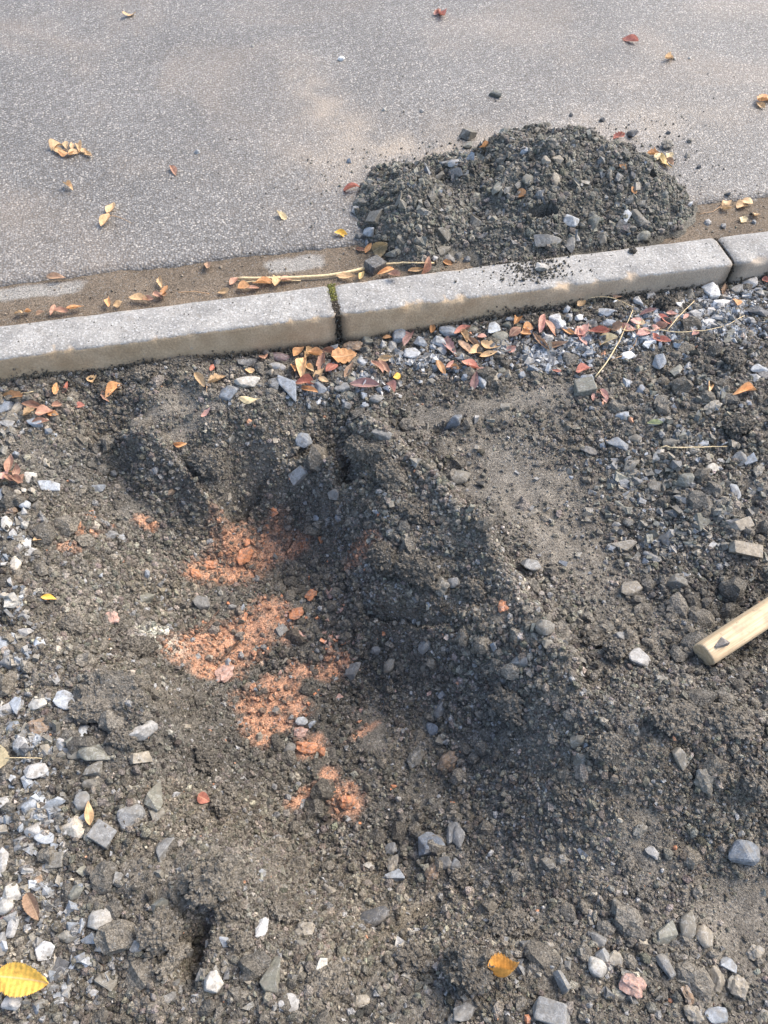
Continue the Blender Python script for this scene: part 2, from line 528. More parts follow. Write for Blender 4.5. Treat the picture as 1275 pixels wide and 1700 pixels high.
def stone_material(name, source, dirt=.5):
    m, nt, b = new_mat(name)
    pos = geo_pos(nt)
    if source == 'tint':
        c = attr_col(nt)
    else:
        c = nt.nodes.new('ShaderNodeObjectInfo').outputs['Color']
    n1 = noise(nt, 130, 4, .6, pos)
    n2 = noise(nt, 420, 3, .6, pos)
    n3 = noise(nt, 45, 3, .6, pos, 1.2)
    c = mix(nt, c, grey(nt, ramp(nt, n1, .3, .7, .68, 1.35)), 1.0, 'MULTIPLY')
    vein = ramp(nt, n3, .50, .53, 0, 1)
    vein2 = ramp(nt, n3, .53, .56, 1, 0)
    mm = nt.nodes.new('ShaderNodeMath')
    mm.operation = 'MULTIPLY'
    nt.links.new(vein, mm.inputs[0])
    nt.links.new(vein2, mm.inputs[1])
    mv = nt.nodes.new('ShaderNodeMath')
    mv.operation = 'MULTIPLY'
    nt.links.new(mm.outputs[0], mv.inputs[0])
    mv.inputs[1].default_value = .35
    c = mix(nt, c, (.45, .45, .44), mv.outputs[0])
    d = ramp(nt, n2, .52, .66, 0, dirt)
    c = mix(nt, c, (.15, .132, .104), d)
    c = mix(nt, c, (.15, .132, .104), ramp(nt, noise(nt, 70, 3, .6, pos), .50, .66, 0, dirt * 1.3))
    nt.links.new(c, b.inputs['Base Color'])
    b.inputs['Roughness'].default_value = .72
    b.inputs['Specular IOR Level'].default_value = .4
    p = bump(nt, b, n1, .5, .003)
    bump(nt, b, n2, .5, .0012, p)
    return m

M_SOIL = soil_material('soil')
M_CRUMB = soil_material('soil_crumb')
M_CLOD = soil_material('clod_soil', 'object')
M_STONE = stone_material('crushed_stone', 'object', .45)
M_GRAVEL = stone_material('gravel_stone', 'tint', .4)

# ------------------------------------------------------------------ object helpers
def link(o, parent=None):
    col.objects.link(o)
    if parent is not None:
        o.parent = parent
    return o

def tag(o, label=None, cat=None, group=None, kind=None):
    if label: o['label'] = label
    if cat: o['category'] = cat
    if group: o['group'] = group
    if kind: o['kind'] = kind
    return o

def mesh_np(name, verts, faces, mat, tint=None, smooth_shade=False):
    """faces: (n,3) or (n,4) int array"""
    me = bpy.data.meshes.new(name)
    verts = np.ascontiguousarray(verts, np.float32)
    faces = np.ascontiguousarray(faces, np.int32)
    n, k = faces.shape
    me.vertices.add(len(verts))
    me.vertices.foreach_set('co', verts.ravel())
    me.loops.add(n * k)
    me.loops.foreach_set('vertex_index', faces.ravel())
    me.polygons.add(n)
    me.polygons.foreach_set('loop_start', np.arange(0, n * k, k, dtype=np.int32))
    me.polygons.foreach_set('loop_total', np.full(n, k, np.int32))
    me.polygons.foreach_set('use_smooth', np.full(n, smooth_shade, bool))
    if tint is not None:
        a = me.color_attributes.new('tint', 'FLOAT_COLOR', 'POINT')
        c4 = np.ones((len(verts), 4), np.float32)
        c4[:, :3] = np.clip(tint, 0.01, 1)
        a.data.foreach_set('color', c4.ravel())
    me.materials.append(mat)
    me.update(calc_edges=True)
    me.validate()
    return me

def grid_faces(ny, nx):
    i = np.arange(ny * nx).reshape(ny, nx)
    return np.stack([i[:-1, :-1], i[:-1, 1:], i[1:, 1:], i[1:, :-1]], -1).reshape(-1, 4)

# ------------------------------------------------------------------ the ground
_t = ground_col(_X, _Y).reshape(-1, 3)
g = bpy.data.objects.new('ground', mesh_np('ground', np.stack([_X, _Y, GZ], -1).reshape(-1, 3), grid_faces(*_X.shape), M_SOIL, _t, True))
tag(link(g), 'dug grey brown soil verge with a pit in it beside the kerb', kind='structure')

# ------------------------------------------------------------------ road and gutter strip
def road_material():
    m, nt, b = new_mat('asphalt')
    pos = geo_pos(nt)
    v = nt.nodes.new('ShaderNodeTexVoronoi')
    v.inputs['Scale'].default_value = 165
    nt.links.new(pos, v.inputs['Vector'])
    sepc = nt.nodes.new('ShaderNodeSeparateColor')
    nt.links.new(v.outputs['Color'], sepc.inputs[0])
    chip = ramp(nt, sepc.outputs[0], .15, 1.0, .10, .235)
    gap = ramp(nt, v.outputs['Distance'], .35, .75, 0, 1)
    c = mix(nt, grey(nt, chip), (.086, .079, .070), gap)
    bright = ramp(nt, sepc.outputs[1], .86, .9, 0, .7)
    c = mix(nt, c, (.38, .365, .34), mix(nt, grey(nt, bright), (0, 0, 0), gap))
    big = noise(nt, 2.2, 4, .55, pos)
    c = mix(nt, c, grey(nt, ramp(nt, big, .3, .7, .86, 1.16)), 1.0, 'MULTIPLY')
    dust = noise(nt, 1.6, 5, .6, pos, .6)
    c = mix(nt, c, (.25, .205, .16), ramp(nt, dust, .48, .74, 0, .5))
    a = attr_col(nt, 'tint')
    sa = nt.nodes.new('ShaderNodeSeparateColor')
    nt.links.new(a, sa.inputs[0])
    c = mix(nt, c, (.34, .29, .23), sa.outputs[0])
    nt.links.new(c, b.inputs['Base Color'])
    c = mix(nt, c, (1.05, 1.0, .93), 1.0, 'MULTIPLY')
    nt.links.new(c, b.inputs['Base Color'])
    b.inputs['Roughness'].default_value = .62
    b.inputs['Specular IOR Level'].default_value = .5
    h = ramp(nt, v.outputs['Distance'], 0, .8, 1, 0)
    h2 = mix(nt, grey(nt, h), grey(nt, sepc.outputs[2]), .35)
    p = bump(nt, b, h2, .8, .0035)
    bump(nt, b, noise(nt, 600, 2, .5, pos), .35, .001, p)
    return m

rx = np.concatenate([[-40, -12, -4, -2], np.arange(-1.4, 2.6, .02), [3, 5, 14, 40]])
rv = np.concatenate([[0, .004], np.arange(.03, 2.6, .025), [3.2, 4.5, 7.5]])
_RX, _RV = np.meshgrid(rx, rv)
ed = asphalt_edge(_RX) + .006 * fbm(_RX, _RX * 0, 40, 2, 33)
_RY = np.where(_RV < .2, ed + _RV, .29 + _RV)
_RZ = np.where(_RV == 0, ROAD_Z - .016, np.where(_RV < .01, ROAD_Z - .004, ROAD_Z)) + np.where(_RV > .01, .0015 * fbm(_RX, _RY, 5, 2, 35), 0)
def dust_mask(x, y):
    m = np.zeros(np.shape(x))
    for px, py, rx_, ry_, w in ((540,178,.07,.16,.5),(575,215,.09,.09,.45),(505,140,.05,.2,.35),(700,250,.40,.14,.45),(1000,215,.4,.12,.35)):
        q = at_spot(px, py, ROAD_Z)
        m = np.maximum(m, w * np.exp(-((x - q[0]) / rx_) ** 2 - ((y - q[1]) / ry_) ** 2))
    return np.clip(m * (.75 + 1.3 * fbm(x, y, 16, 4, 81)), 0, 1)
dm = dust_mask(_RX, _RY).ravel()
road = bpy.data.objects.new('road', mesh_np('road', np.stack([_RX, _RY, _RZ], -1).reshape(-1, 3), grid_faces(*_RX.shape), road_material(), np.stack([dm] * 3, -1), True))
tag(link(road), 'weathered grey asphalt road beyond the kerb', kind='structure')

gx = np.concatenate([[-40, -8, -2], np.arange(-1.3, 2.4, .006), [4, 14, 40]])
gv = np.linspace(0, 1, 34)
_U, _V = np.meshgrid(gx, gv)
_GYY = KERB_W - .004 + (.33 - KERB_W) * _V
_GZZ = GUTTER_Z + .003 * fbm(_U, _GYY, 14, 3, 61) + .0012 * fbm(_U, _GYY, 120, 2, 62)
def gutter_col(x, y):
    c = np.array([.155, .122, .088]) * (1 + .28 * fbm(x, y, 18, 4, 63))[..., None]
    for px, py, a, b in ((55,484,.12,.026),(490,438,.075,.030),(1250,330,.01,.01)):
        q = at_spot(px, py, GUTTER_Z)
        u, v = (x - q[0]) / a, (y - q[1]) / b
        k = np.clip(1.5 - (u ** 4 + v ** 4) * 1.2 + .8 * fbm(x, y, 40, 3, 64), 0, 1)[..., None] * .8
        c = c * (1 - k) + np.array([.30, .285, .255]) * k
    return c
gut = bpy.data.objects.new('gutter_strip', mesh_np('gutter_strip', np.stack([_U, _GYY, _GZZ], -1).reshape(-1, 3), grid_faces(*_U.shape), M_SOIL, gutter_col(_U, _GYY).reshape(-1, 3), True))
tag(link(gut), 'brown silted strip between the kerb and the asphalt', kind='structure')

# ------------------------------------------------------------------ kerb stones
def kerb_material():
    m, nt, b = new_mat('kerb_concrete')
    pos = geo_pos(nt)
    sep = nt.nodes.new('ShaderNodeSeparateXYZ')
    nt.links.new(pos, sep.inputs[0])
    big = noise(nt, 9, 5, .65, pos)
    fine = noise(nt, 190, 4, .7, pos)
    c = mix(nt, (.185, .177, .162), (.335, .32, .29), ramp(nt, big, .32, .68, 0, 1))
    c = mix(nt, c, grey(nt, ramp(nt, fine, .3, .7, .74, 1.26)), 1.0, 'MULTIPLY')
    v = nt.nodes.new('ShaderNodeTexVoronoi')
    v.inputs['Scale'].default_value = 260
    nt.links.new(pos, v.inputs['Vector'])
    sepc = nt.nodes.new('ShaderNodeSeparateColor')
    nt.links.new(v.outputs['Color'], sepc.inputs[0])
    c = mix(nt, c, (.09, .09, .092), ramp(nt, sepc.outputs[0], .80, .84, 0, .3))
    c = mix(nt, c, (.62, .61, .58), ramp(nt, sepc.outputs[1], .84, .88, 0, .3))
    blot = ramp(nt, noise(nt, 22, 4, .65, pos), .58, .72, 0, .6)
    c = mix(nt, c, (.15, .13, .105), blot)
    # earth stain on the face that stood in the ground
    edge = nt.nodes.new('ShaderNodeMath')
    edge.operation = 'MULTIPLY_ADD'
    nt.links.new(noise(nt, 30, 4, .6, pos), edge.inputs[0])
    edge.inputs[1].default_value = .012
    nt.links.new(sep.outputs[2], edge.inputs[2])
    stain = ramp(nt, edge.outputs[0], -.0005, .0035, 1, 0)
    tone = noise(nt, 14, 4, .6, pos)
    sc = mix(nt, (.36, .255, .15), (.52, .395, .26), ramp(nt, tone, .3, .72, 0, 1))
    sc = mix(nt, sc, grey(nt, ramp(nt, fine, .3, .7, .8, 1.2)), 1.0, 'MULTIPLY')
    sc = mix(nt, sc, (.38, .35, .30), ramp(nt, noise(nt, 60, 3, .6, pos), .66, .74, 0, .5))
    pale = ramp(nt, sep.outputs[0], .35, .95, 0, .55)
    sc = mix(nt, sc, (.30, .285, .26), pale)
    # damp band low on the face and in the joints
    foot = nt.nodes.new('ShaderNodeMath')
    foot.operation = 'MULTIPLY_ADD'
    nt.links.new(noise(nt, 11, 4, .6, pos), foot.inputs[0])
    foot.inputs[1].default_value = .05
    nt.links.new(sep.outputs[2], foot.inputs[2])
    wet = ramp(nt, foot.outputs[0], -.062, -.040, .7, 0)
    sc = mix(nt, sc, (.075, .06, .042), wet)
    c = mix(nt, c, sc, stain)
    at = attr_col(nt, 'tint')
    sa = nt.nodes.new('ShaderNodeSeparateColor')
    nt.links.new(at, sa.inputs[0])
    c = mix(nt, c, (.075, .062, .045), ramp(nt, sa.outputs[0], .05, 1, 0, .85))
    nt.links.new(c, b.inputs['Base Color'])
    b.inputs['Roughness'].default_value = .88
    p = bump(nt, b, fine, .7, .003)
    bump(nt, b, v.outputs['Distance'], .35, .0012, p)
    return m
M_KERB = kerb_material()

def kerb_stone(x0, x1, seed):
    prof = [(0, -.24), (0, -.16), (0, -.11), (0, -.08), (0, -.06), (0, -.04), (0, -.022), (0.0002, -.010), (.0012, -.004), (.0035, -.0012), (.008, 0), (.03, 0), (.05, 0), (.07, 0), (.09, 0), (.102, -.0005), (.109, -.003), (KERB_W, -.010), (KERB_W, -.05), (KERB_W, -.24)]
    xs = np.concatenate([[0, .002, .006, .012, .02], np.arange(.03, x1 - x0 - .025, .008), [x1 - x0 - .02, x1 - x0 - .012, x1 - x0 - .006, x1 - x0 - .002, x1 - x0]]) + x0
    P = np.array(prof)
    X, Yp = np.meshgrid(xs, P[:, 0], indexing='ij')
    _, Zp = np.meshgrid(xs, P[:, 1], indexing='ij')
    e = np.minimum(X - x0, x1 - X)
    rnd = .0055 * np.clip(1 - e / .014, 0, 1) ** 2.2
    chipy = np.clip(fbm(X, Zp, 30, 3, seed) - .12, 0, 1) * .014 * np.exp(-(Zp / .015) ** 2) * np.exp(-(Yp / .02) ** 2)
    wob = .0018 * fbm(X, Yp * 3 + Zp * 3, 18, 3, seed + 3)
    Yn = Yp + np.where(Yp < .05, rnd + chipy, -rnd) + np.where(Yp < .02, .0025 * fbm(X, X * 0, 4, 2, seed + 7), 0)
    Zn = Zp - np.where(Zp > -.03, rnd * .7 + chipy, 0) + np.where(Zp > -.03, wob, 0)
    V = np.stack([X, Yn, Zn], -1).reshape(-1, 3)
    nx, npf = X.shape
    F = grid_faces(nx, npf)
    wet = np.clip(1 - e / (.028 + .02 * fbm(X, Zp, 20, 2, seed + 9)), 0, 1) * np.where(Zp < -.004, 1, .25)
    me = mesh_np('kerb_stone', V, F[:, ::-1], M_KERB, np.stack([wet.ravel()] * 3, -1), True)
    bm = bmesh.new()
    bm.from_mesh(me)
    bm.verts.ensure_lookup_table()
    bm.faces.new([bm.verts[k] for k in range(npf)])
    bm.faces.new([bm.verts[(nx - 1) * npf + k] for k in range(npf)][::-1])
    bmesh.ops.recalc_face_normals(bm, faces=bm.faces)
    bm.to_mesh(me)
    bm.free()
    return me
for a, b_, lab in ((-1.004, -.005, 'left grey concrete kerb stone with brown stained face'),
                   (.005, .992, 'middle concrete kerb stone with soil spilt on it beside the dirt pile'),
                   (1.000, 1.996, 'right end kerb stone, only a short piece in view')):
    o = bpy.data.objects.new('kerb_stone', kerb_stone(a, b_, int(200 + a * 10)))
    tag(link(o), lab, 'kerb', 'kerb stones along the road')

# ------------------------------------------------------------------ heap of spoil on the road
mx, my = np.meshgrid(np.arange(-.02, 1.24, .006), np.arange(KERB_W + .002, .80, .006))
mz = mound_z(mx, my)
def mound_col(x, y):
    c = np.array([.128, .119, .098]) * (1 + .4 * fbm(x, y, 14, 3, 91))[..., None]
    return c
keep = (mz > -.036).astype(int)
mF = grid_faces(*mx.shape)
mF = mF[keep.ravel()[mF].max(1) > 0]
used = np.unique(mF)
remap = -np.ones(mx.size, int)
remap[used] = np.arange(len(used))
mV = np.stack([mx, my, np.maximum(mz, -.040)], -1).reshape(-1, 3)[used]
mound = bpy.data.objects.new('dirt_pile', mesh_np('dirt_pile', mV, remap[mF], M_SOIL, mound_col(mx, my).reshape(-1, 3)[used], True))
tag(link(mound), 'heap of dark stony soil dumped on the road against the kerb', 'dirt pile')

# ------------------------------------------------------------------ joined scatter of crumbs and small gravel
def ico():
    t = (1 + 5 ** .5) / 2
    v = np.array([(-1,t,0),(1,t,0),(-1,-t,0),(1,-t,0),(0,-1,t),(0,1,t),(0,-1,-t),(0,1,-t),(t,0,-1),(t,0,1),(-t,0,-1),(-t,0,1)], float)
    v /= np.linalg.norm(v[0])
    f = np.array([(0,11,5),(0,5,1),(0,1,7),(0,7,10),(0,10,11),(1,5,9),(5,11,4),(11,10,2),(10,7,6),(7,1,8),(3,9,4),(3,4,2),(3,2,6),(3,6,8),(3,8,9),(4,9,5),(2,4,11),(6,2,10),(8,6,7),(9,8,1)])
    return v, f
ICO_V, ICO_F = ico()
CRUMB_V = []
for k in range(24):
    v = ICO_V * rng.uniform(.68, 1.3, (12, 1)) * np.array([1, rng.uniform(.7, 1), rng.uniform(.55, .9)])
    CRUMB_V.append(v)
CRUMB_V = np.array(CRUMB_V)

OCT_V = np.array([(1,0,0),(-1,0,0),(0,1,0),(0,-1,0),(0,0,1),(0,0,-1)], float)
OCT_F = np.array([(0,2,4),(2,1,4),(1,3,4),(3,0,4),(2,0,5),(1,2,5),(3,1,5),(0,3,5)])
GRAIN_V = np.array([OCT_V * rng.uniform(.8, 1.35, (6, 1)) + rng.normal(0, .18, (6, 3)) for k in range(24)])

BOX_V0 = np.array([(i, j, k) for i in (-1, 1) for j in (-1, 1) for k in (-1, 1)], float) * .62
BOX_F = np.array([(0,1,3),(0,3,2),(4,6,7),(4,7,5),(0,4,5),(0,5,1),(2,3,7),(2,7,6),(0,2,6),(0,6,4),(1,5,7),(1,7,3)])
CHIP_V = np.array([(BOX_V0 + rng.normal(0, .24, (8, 3))) * np.array([rng.uniform(.9, 1.5), rng.uniform(.7, 1.1), rng.uniform(.45, .9)]) for k in range(32)])

def rand_rot(n):
    q = rng.normal(size=(n, 4))
    q /= np.linalg.norm(q, axis=1, keepdims=True)
    w, x, y, z = q.T
    return np.stack([1-2*(y*y+z*z), 2*(x*y-z*w), 2*(x*z+y*w), 2*(x*y+z*w), 1-2*(x*x+z*z), 2*(y*z-x*w), 2*(x*z-y*w), 2*(y*z+x*w), 1-2*(x*x+y*y)], -1).reshape(n, 3, 3)

def scatter(name, P, r, tint, mat, parent=None, fine=0.0, chips=False):
    n = len(P)
    if chips:
        V = CHIP_V[rng.integers(0, len(CHIP_V), n)] * r[:, None, None]
        V = np.einsum('nij,nkj->nki', rand_rot(n), V) + P[:, None, :]
        F = (BOX_F[None] + (np.arange(n) * 8)[:, None, None]).reshape(-1, 3)
        return link(bpy.data.objects.new(name, mesh_np(name, V.reshape(-1, 3), F, mat, np.repeat(tint, 8, 0), False)), parent)
    if fine:
        sm = r < fine
        parts = []
        for sel, VV, FF in ((sm, GRAIN_V, OCT_F), (~sm, CRUMB_V, ICO_F)):
            k = int(sel.sum())
            V = VV[rng.integers(0, len(VV), k)] * r[sel][:, None, None]
            V = np.einsum('nij,nkj->nki', rand_rot(k), V) + P[sel][:, None, :]
            parts.append((V.reshape(-1, 3), (FF[None] + (np.arange(k) * VV.shape[1])[:, None, None]).reshape(-1, 3), np.repeat(tint[sel], VV.shape[1], 0)))
        (v1, f1, t1), (v2, f2, t2) = parts
        me = mesh_np(name, np.vstack([v1, v2]), np.vstack([f1, f2 + len(v1)]), mat, np.vstack([t1, t2]), False)
        return link(bpy.data.objects.new(name, me), parent)
    V = CRUMB_V[rng.integers(0, len(CRUMB_V), n)] * r[:, None, None]
    V = np.einsum('nij,nkj->nki', rand_rot(n), V) + P[:, None, :]
    F = (ICO_F[None] + (np.arange(n) * 12)[:, None, None]).reshape(-1, 3)
    me = mesh_np(name, V.reshape(-1, 3), F, mat, np.repeat(tint, 12, 0), False)
    return link(bpy.data.objects.new(name, me), parent)

def project(P):
    d = P - CAM
    z = d @ FW
    return 637.5 + F_PX * (d @ RT) / z, 850 - F_PX * (d @ UP) / z

def in_view(P, m):
    u, v = project(P)
    return (u > -m) & (u < 1275 + m) & (v > -m) & (v < 1700 + m)

# soil crumbs
n = 335000
x, y = rng.uniform(-1.04, 1.24, n), rng.uniform(-1.7, -.004, n)
P = np.stack([x, y, ground_z(x, y)], -1)
slope = 1 / normal_at(x, y, .008)[:, 2]
dens = np.clip(.58 + .75 * fbm(x, y, 10, 3, 101), .12, 1) * (1 - .92 * packed(x, y)) * slope ** 1.5
ok = in_view(P, 90) & (rng.random(n) < dens * (1 - .80 * np.clip(clay_mask(x, y), 0, 1)))
# scraped and broken faces carry more of them
xs, ys = rng.uniform(-.8, .6, 160000), rng.uniform(-1.4, -.04, 160000)
sl = normal_at(xs, ys, .006)[:, 2]
ks = (sl < .80) & (rng.random(160000) < .75 * (1 - .85 * np.clip(clay_mask(xs, ys), 0, 1)))
Ps = np.stack([xs[ks], ys[ks], ground_z(xs[ks], ys[ks])], -1)
P = np.vstack([P[ok], Ps[in_view(Ps, 60)]])
n = len(P)
big = np.clip(.5 + 1.1 * fbm(P[:, 0], P[:, 1], 7, 2, 103), .15, 1)
r = np.exp(rng.normal(math.log(.0022), .58, n)) * (.75 + .6 * big)
r = np.clip(r, .0015, .0095)
P[:, 2] += r * rng.uniform(-.1, .55, n)
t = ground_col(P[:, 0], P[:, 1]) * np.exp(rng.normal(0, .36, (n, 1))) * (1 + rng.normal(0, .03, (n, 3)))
cm = clay_mask(P[:, 0], P[:, 1])
orange = (rng.random(n) < np.clip(cm * .8 - .2, 0, .5)) | (rng.random(n) < .0012)
t[orange] = CLAYC * rng.uniform(.7, 1.25, (orange.sum(), 1))
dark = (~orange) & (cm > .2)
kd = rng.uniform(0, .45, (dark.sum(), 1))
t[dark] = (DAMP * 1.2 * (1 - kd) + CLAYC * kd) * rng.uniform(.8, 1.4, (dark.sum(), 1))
chips = rng.random(n) < .05
t[chips & ~orange] = np.array([.24, .235, .225]) * rng.uniform(.6, 1.4, ((chips & ~orange).sum(), 1))
o = scatter('soil_crumbs', P, r, t, M_CRUMB, None, .0042)
tag(o, 'loose crumbs of soil and clay all over the dug ground', 'soil', kind='stuff')
N_CR = n

# lumps of earth, finger-nail to walnut size
n = 9000
x, y = rng.uniform(-1.0, 1.2, n), rng.uniform(-1.68, -.01, n)
P = np.stack([x, y, ground_z(x, y)], -1)
dens = np.clip(.35 + 1.3 * fbm(x, y, 6, 3, 111), 0.02, 1) * (1 - packed(x, y)) * (1 - .95 * np.clip(clay_mask(x, y) * 1.5, 0, 1))
ok = in_view(P, 60) & (rng.random(n) < dens)
P = P[ok]
n = len(P)
r = np.clip(np.exp(rng.normal(math.log(.0088), .48, n)), .005, .030)
P[:, 2] += r * rng.uniform(-.4, .2, n)
t = ground_col(P[:, 0], P[:, 1]) * rng.uniform(.8, 1.3, (n, 1))
t = np.minimum(t, np.array([.22, .19, .16]))
bmx = bmesh.new()
bmesh.ops.create_icosphere(bmx, subdivisions=2, radius=1)
L_V0 = np.array([v.co for v in bmx.verts])
L_F = np.array([[v.index for v in f_.verts] for f_ in bmx.faces])
bmx.free()
L_V = []
for k in range(16):
    off = rng.uniform(-9, 9, 3)
    q = L_V0 + off
    rr = 1 + .45 * fbm(q[:, 0] + q[:, 2] * .6, q[:, 1] - q[:, 2] * .7, 1.7, 2, 120 + k) + rng.uniform(-.13, .13, len(q))
    L_V.append(L_V0 * rr[:, None] * np.array([1, rng.uniform(.7, 1), rng.uniform(.6, .9)]))
L_V = np.array(L_V)
V = L_V[rng.integers(0, 16, n)] * r[:, None, None]
V = np.einsum('nij,nkj->nki', rand_rot(n), V) + P[:, None, :]
nv = L_V.shape[1]
me = mesh_np('soil_lumps', V.reshape(-1, 3), (L_F[None] + (np.arange(n) * nv)[:, None, None]).reshape(-1, 3), M_CRUMB, np.repeat(t, nv, 0), False)
tag(link(bpy.data.objects.new('soil_lumps', me)), 'small lumps of earth strewn over the dug ground', 'soil', kind='stuff')

# crumbs of the heap
n = 31000
x, y = rng.uniform(0.0, 1.2, n), rng.uniform(KERB_W + .004, .72, n)
mzz = mound_z(x, y)
on = mzz > ROAD_Z + .002
fringe = rng.random(n) < .045 * np.exp(-((x - .6) / .45) ** 2)
ok = on | ((mzz > -.0385) & fringe) | (fringe & (rng.random(n) < .25))
x, y = x[ok], y[ok]
z = np.maximum(mound_z(x, y), flat_z(x, y))
n = len(x)
r = np.clip(np.exp(rng.normal(math.log(.0031), .55, n)), .0016, .013)
r = np.where(mound_z(x, y) > ROAD_Z, r, np.minimum(r, .0042))
P = np.stack([x, y, z + r * rng.uniform(0, .5, n)], -1)
t = mound_col(x, y) * rng.uniform(.75, 1.7, (n, 1)) * (1 + rng.normal(0, .03, (n, 3)))
o = scatter('crumbs', P, r, t, M_CRUMB, mound, .0034)
o['kind'] = 'stuff'

# soil spilt over the kerb top
n = 900
q = at_spot(885, 447, 0)
x, y = q[0] + rng.normal(0, .07, n), rng.uniform(.012, KERB_W, n)
k2 = rng.random(n) < np.clip(np.exp(-((x - q[0]) / .055) ** 2) + .18, 0, 1) * smooth(0, .05, y)
x, y = x[k2], y[k2]
xe, ye = rng.uniform(-.75, 1.1, 260), rng.uniform(.01, .11, 260)
x, y = np.concatenate([x, xe]), np.concatenate([y, ye])
r = np.clip(np.exp(rng.normal(math.log(.0022), .4, len(x))), .001, .006)
r[-260:] *= .5
P = np.stack([x, y, r * .6], -1)
o = scatter('soil_crumbs', P, r, np.array([.10, .09, .07]) * rng.uniform(.7, 1.5, (len(x), 1)), M_CRUMB)
tag(o, 'crumbs of dark soil spilt on the kerb top below the heap', 'soil', kind='stuff')

# earth clinging to the kerb foot
n = 2200
x = rng.uniform(-.85, 1.2, n)
up = np.abs(rng.normal(0, .006, n)) * (1 + 1.4 * np.clip(fbm(x, x * 0, 7, 3, 131), 0, 1))
r = np.clip(np.exp(rng.normal(math.log(.0024), .4, n)), .0012, .006)
P = np.stack([x, -r * .4 - rng.uniform(0, .004, n), ground_z(x, np.full(n, -.004)) + up], -1)
o = scatter('soil_crumbs', P, r, np.array([.10, .088, .068]) * rng.uniform(.7, 1.5, (n, 1)), M_CRUMB)
tag(o, 'soil crumbs clinging along the foot of the kerb', 'soil', kind='stuff')

# small grit along the gutter strip
n = 1800
x, y = rng.uniform(-.9, 1.4, n), rng.uniform(KERB_W + .003, .30, n)
kk = (rng.random(n) < .25 + .75 * np.exp(-((y - KERB_W) / .03) ** 2)) & (mound_z(x, y) < GUTTER_Z + .01)
x, y = x[kk], y[kk]
r = np.clip(np.exp(rng.normal(math.log(.0018), .4, len(x))), .0009, .005)
P = np.stack([x, y, flat_z(x, y) + r * .4], -1)
o = scatter('grit', P, r, np.array([.19, .155, .115]) * rng.uniform(.5, 1.8, (len(x), 1)), M_CRUMB)
tag(o, 'fine grit lying along the gutter behind the kerb', 'grit', kind='stuff')

# grit on the road, thicker towards the gutter and round the heap
n = 2600
x, y = rng.uniform(-1.0, 2.0, n), .29 + np.abs(rng.normal(0, .35, n))
kk = (mound_z(x, y) < ROAD_Z) & (rng.random(n) < .25 + .75 * np.exp(-((x - .6) / .5) ** 2))
x, y = x[kk], y[kk]
r = np.clip(np.exp(rng.normal(math.log(.0014), .4, len(x))), .0007, .0035)
o = scatter('grit', np.stack([x, y, ROAD_Z + .001 + r * .4], -1), r, np.array([.21, .19, .16]) * rng.uniform(.4, 1.8, (len(x), 1)), M_CRUMB)
tag(o, 'fine grit strewn on the asphalt near the heap and gutter', 'grit', kind='stuff')

# gravel: too many to count, small pieces between the stones built one by one
STONE_COL = {'blue': (.185, .203, .222), 'lightblue': (.295, .312, .325), 'grey': (.178, .175, .165), 'light': (.315, .305, .285), 'pale': (.41, .385, .335),
             'white': (.56, .555, .535), 'tan': (.27, .235, .18), 'soil': (.155, .142, .115), 'olive': (.175, .17, .135), 'dark': (.085, .085, .085),
             'brown': (.20, .135, .085), 'orange': (.52, .215, .10), 'pink': (.40, .245, .19), 'purple': (.19, .125, .125), 'cream': (.47, .41, .32)}
def gravel_zone(pts, count, rmed, palette, seed, cap=.012, sink=.25):
    """pts: soft ellipses in the picture (px, py, rx, ry)"""
    w = np.array([p[2] * p[3] for p in pts], float)
    k = rng.choice(len(pts), count, p=w / w.sum())
    A = np.array(pts, float)[k]
    th, rr = rng.uniform(0, 2 * math.pi, count), np.minimum(np.abs(rng.normal(0, .62, count)), 1.7)
    px, py = A[:, 0] + A[:, 2] * rr * np.cos(th), A[:, 1] + A[:, 3] * rr * np.sin(th)
    P, tt = hit(px, py)
    ok = (P[:, 1] < -.003)
    P = P[ok]
    n = len(P)
    r = np.clip(np.exp(rng.normal(math.log(rmed), .4, n)), .0025, cap)
    P[:, 2] += r * rng.uniform(-sink, .5, n)
    names = list(palette)
    pr = np.array([palette[a] for a in names], float)
    ci = rng.choice(len(names), n, p=pr / pr.sum())
    t = np.array([STONE_COL[a] for a in names])[ci] * rng.uniform(.7, 1.25, (n, 1))
    return P, r, t
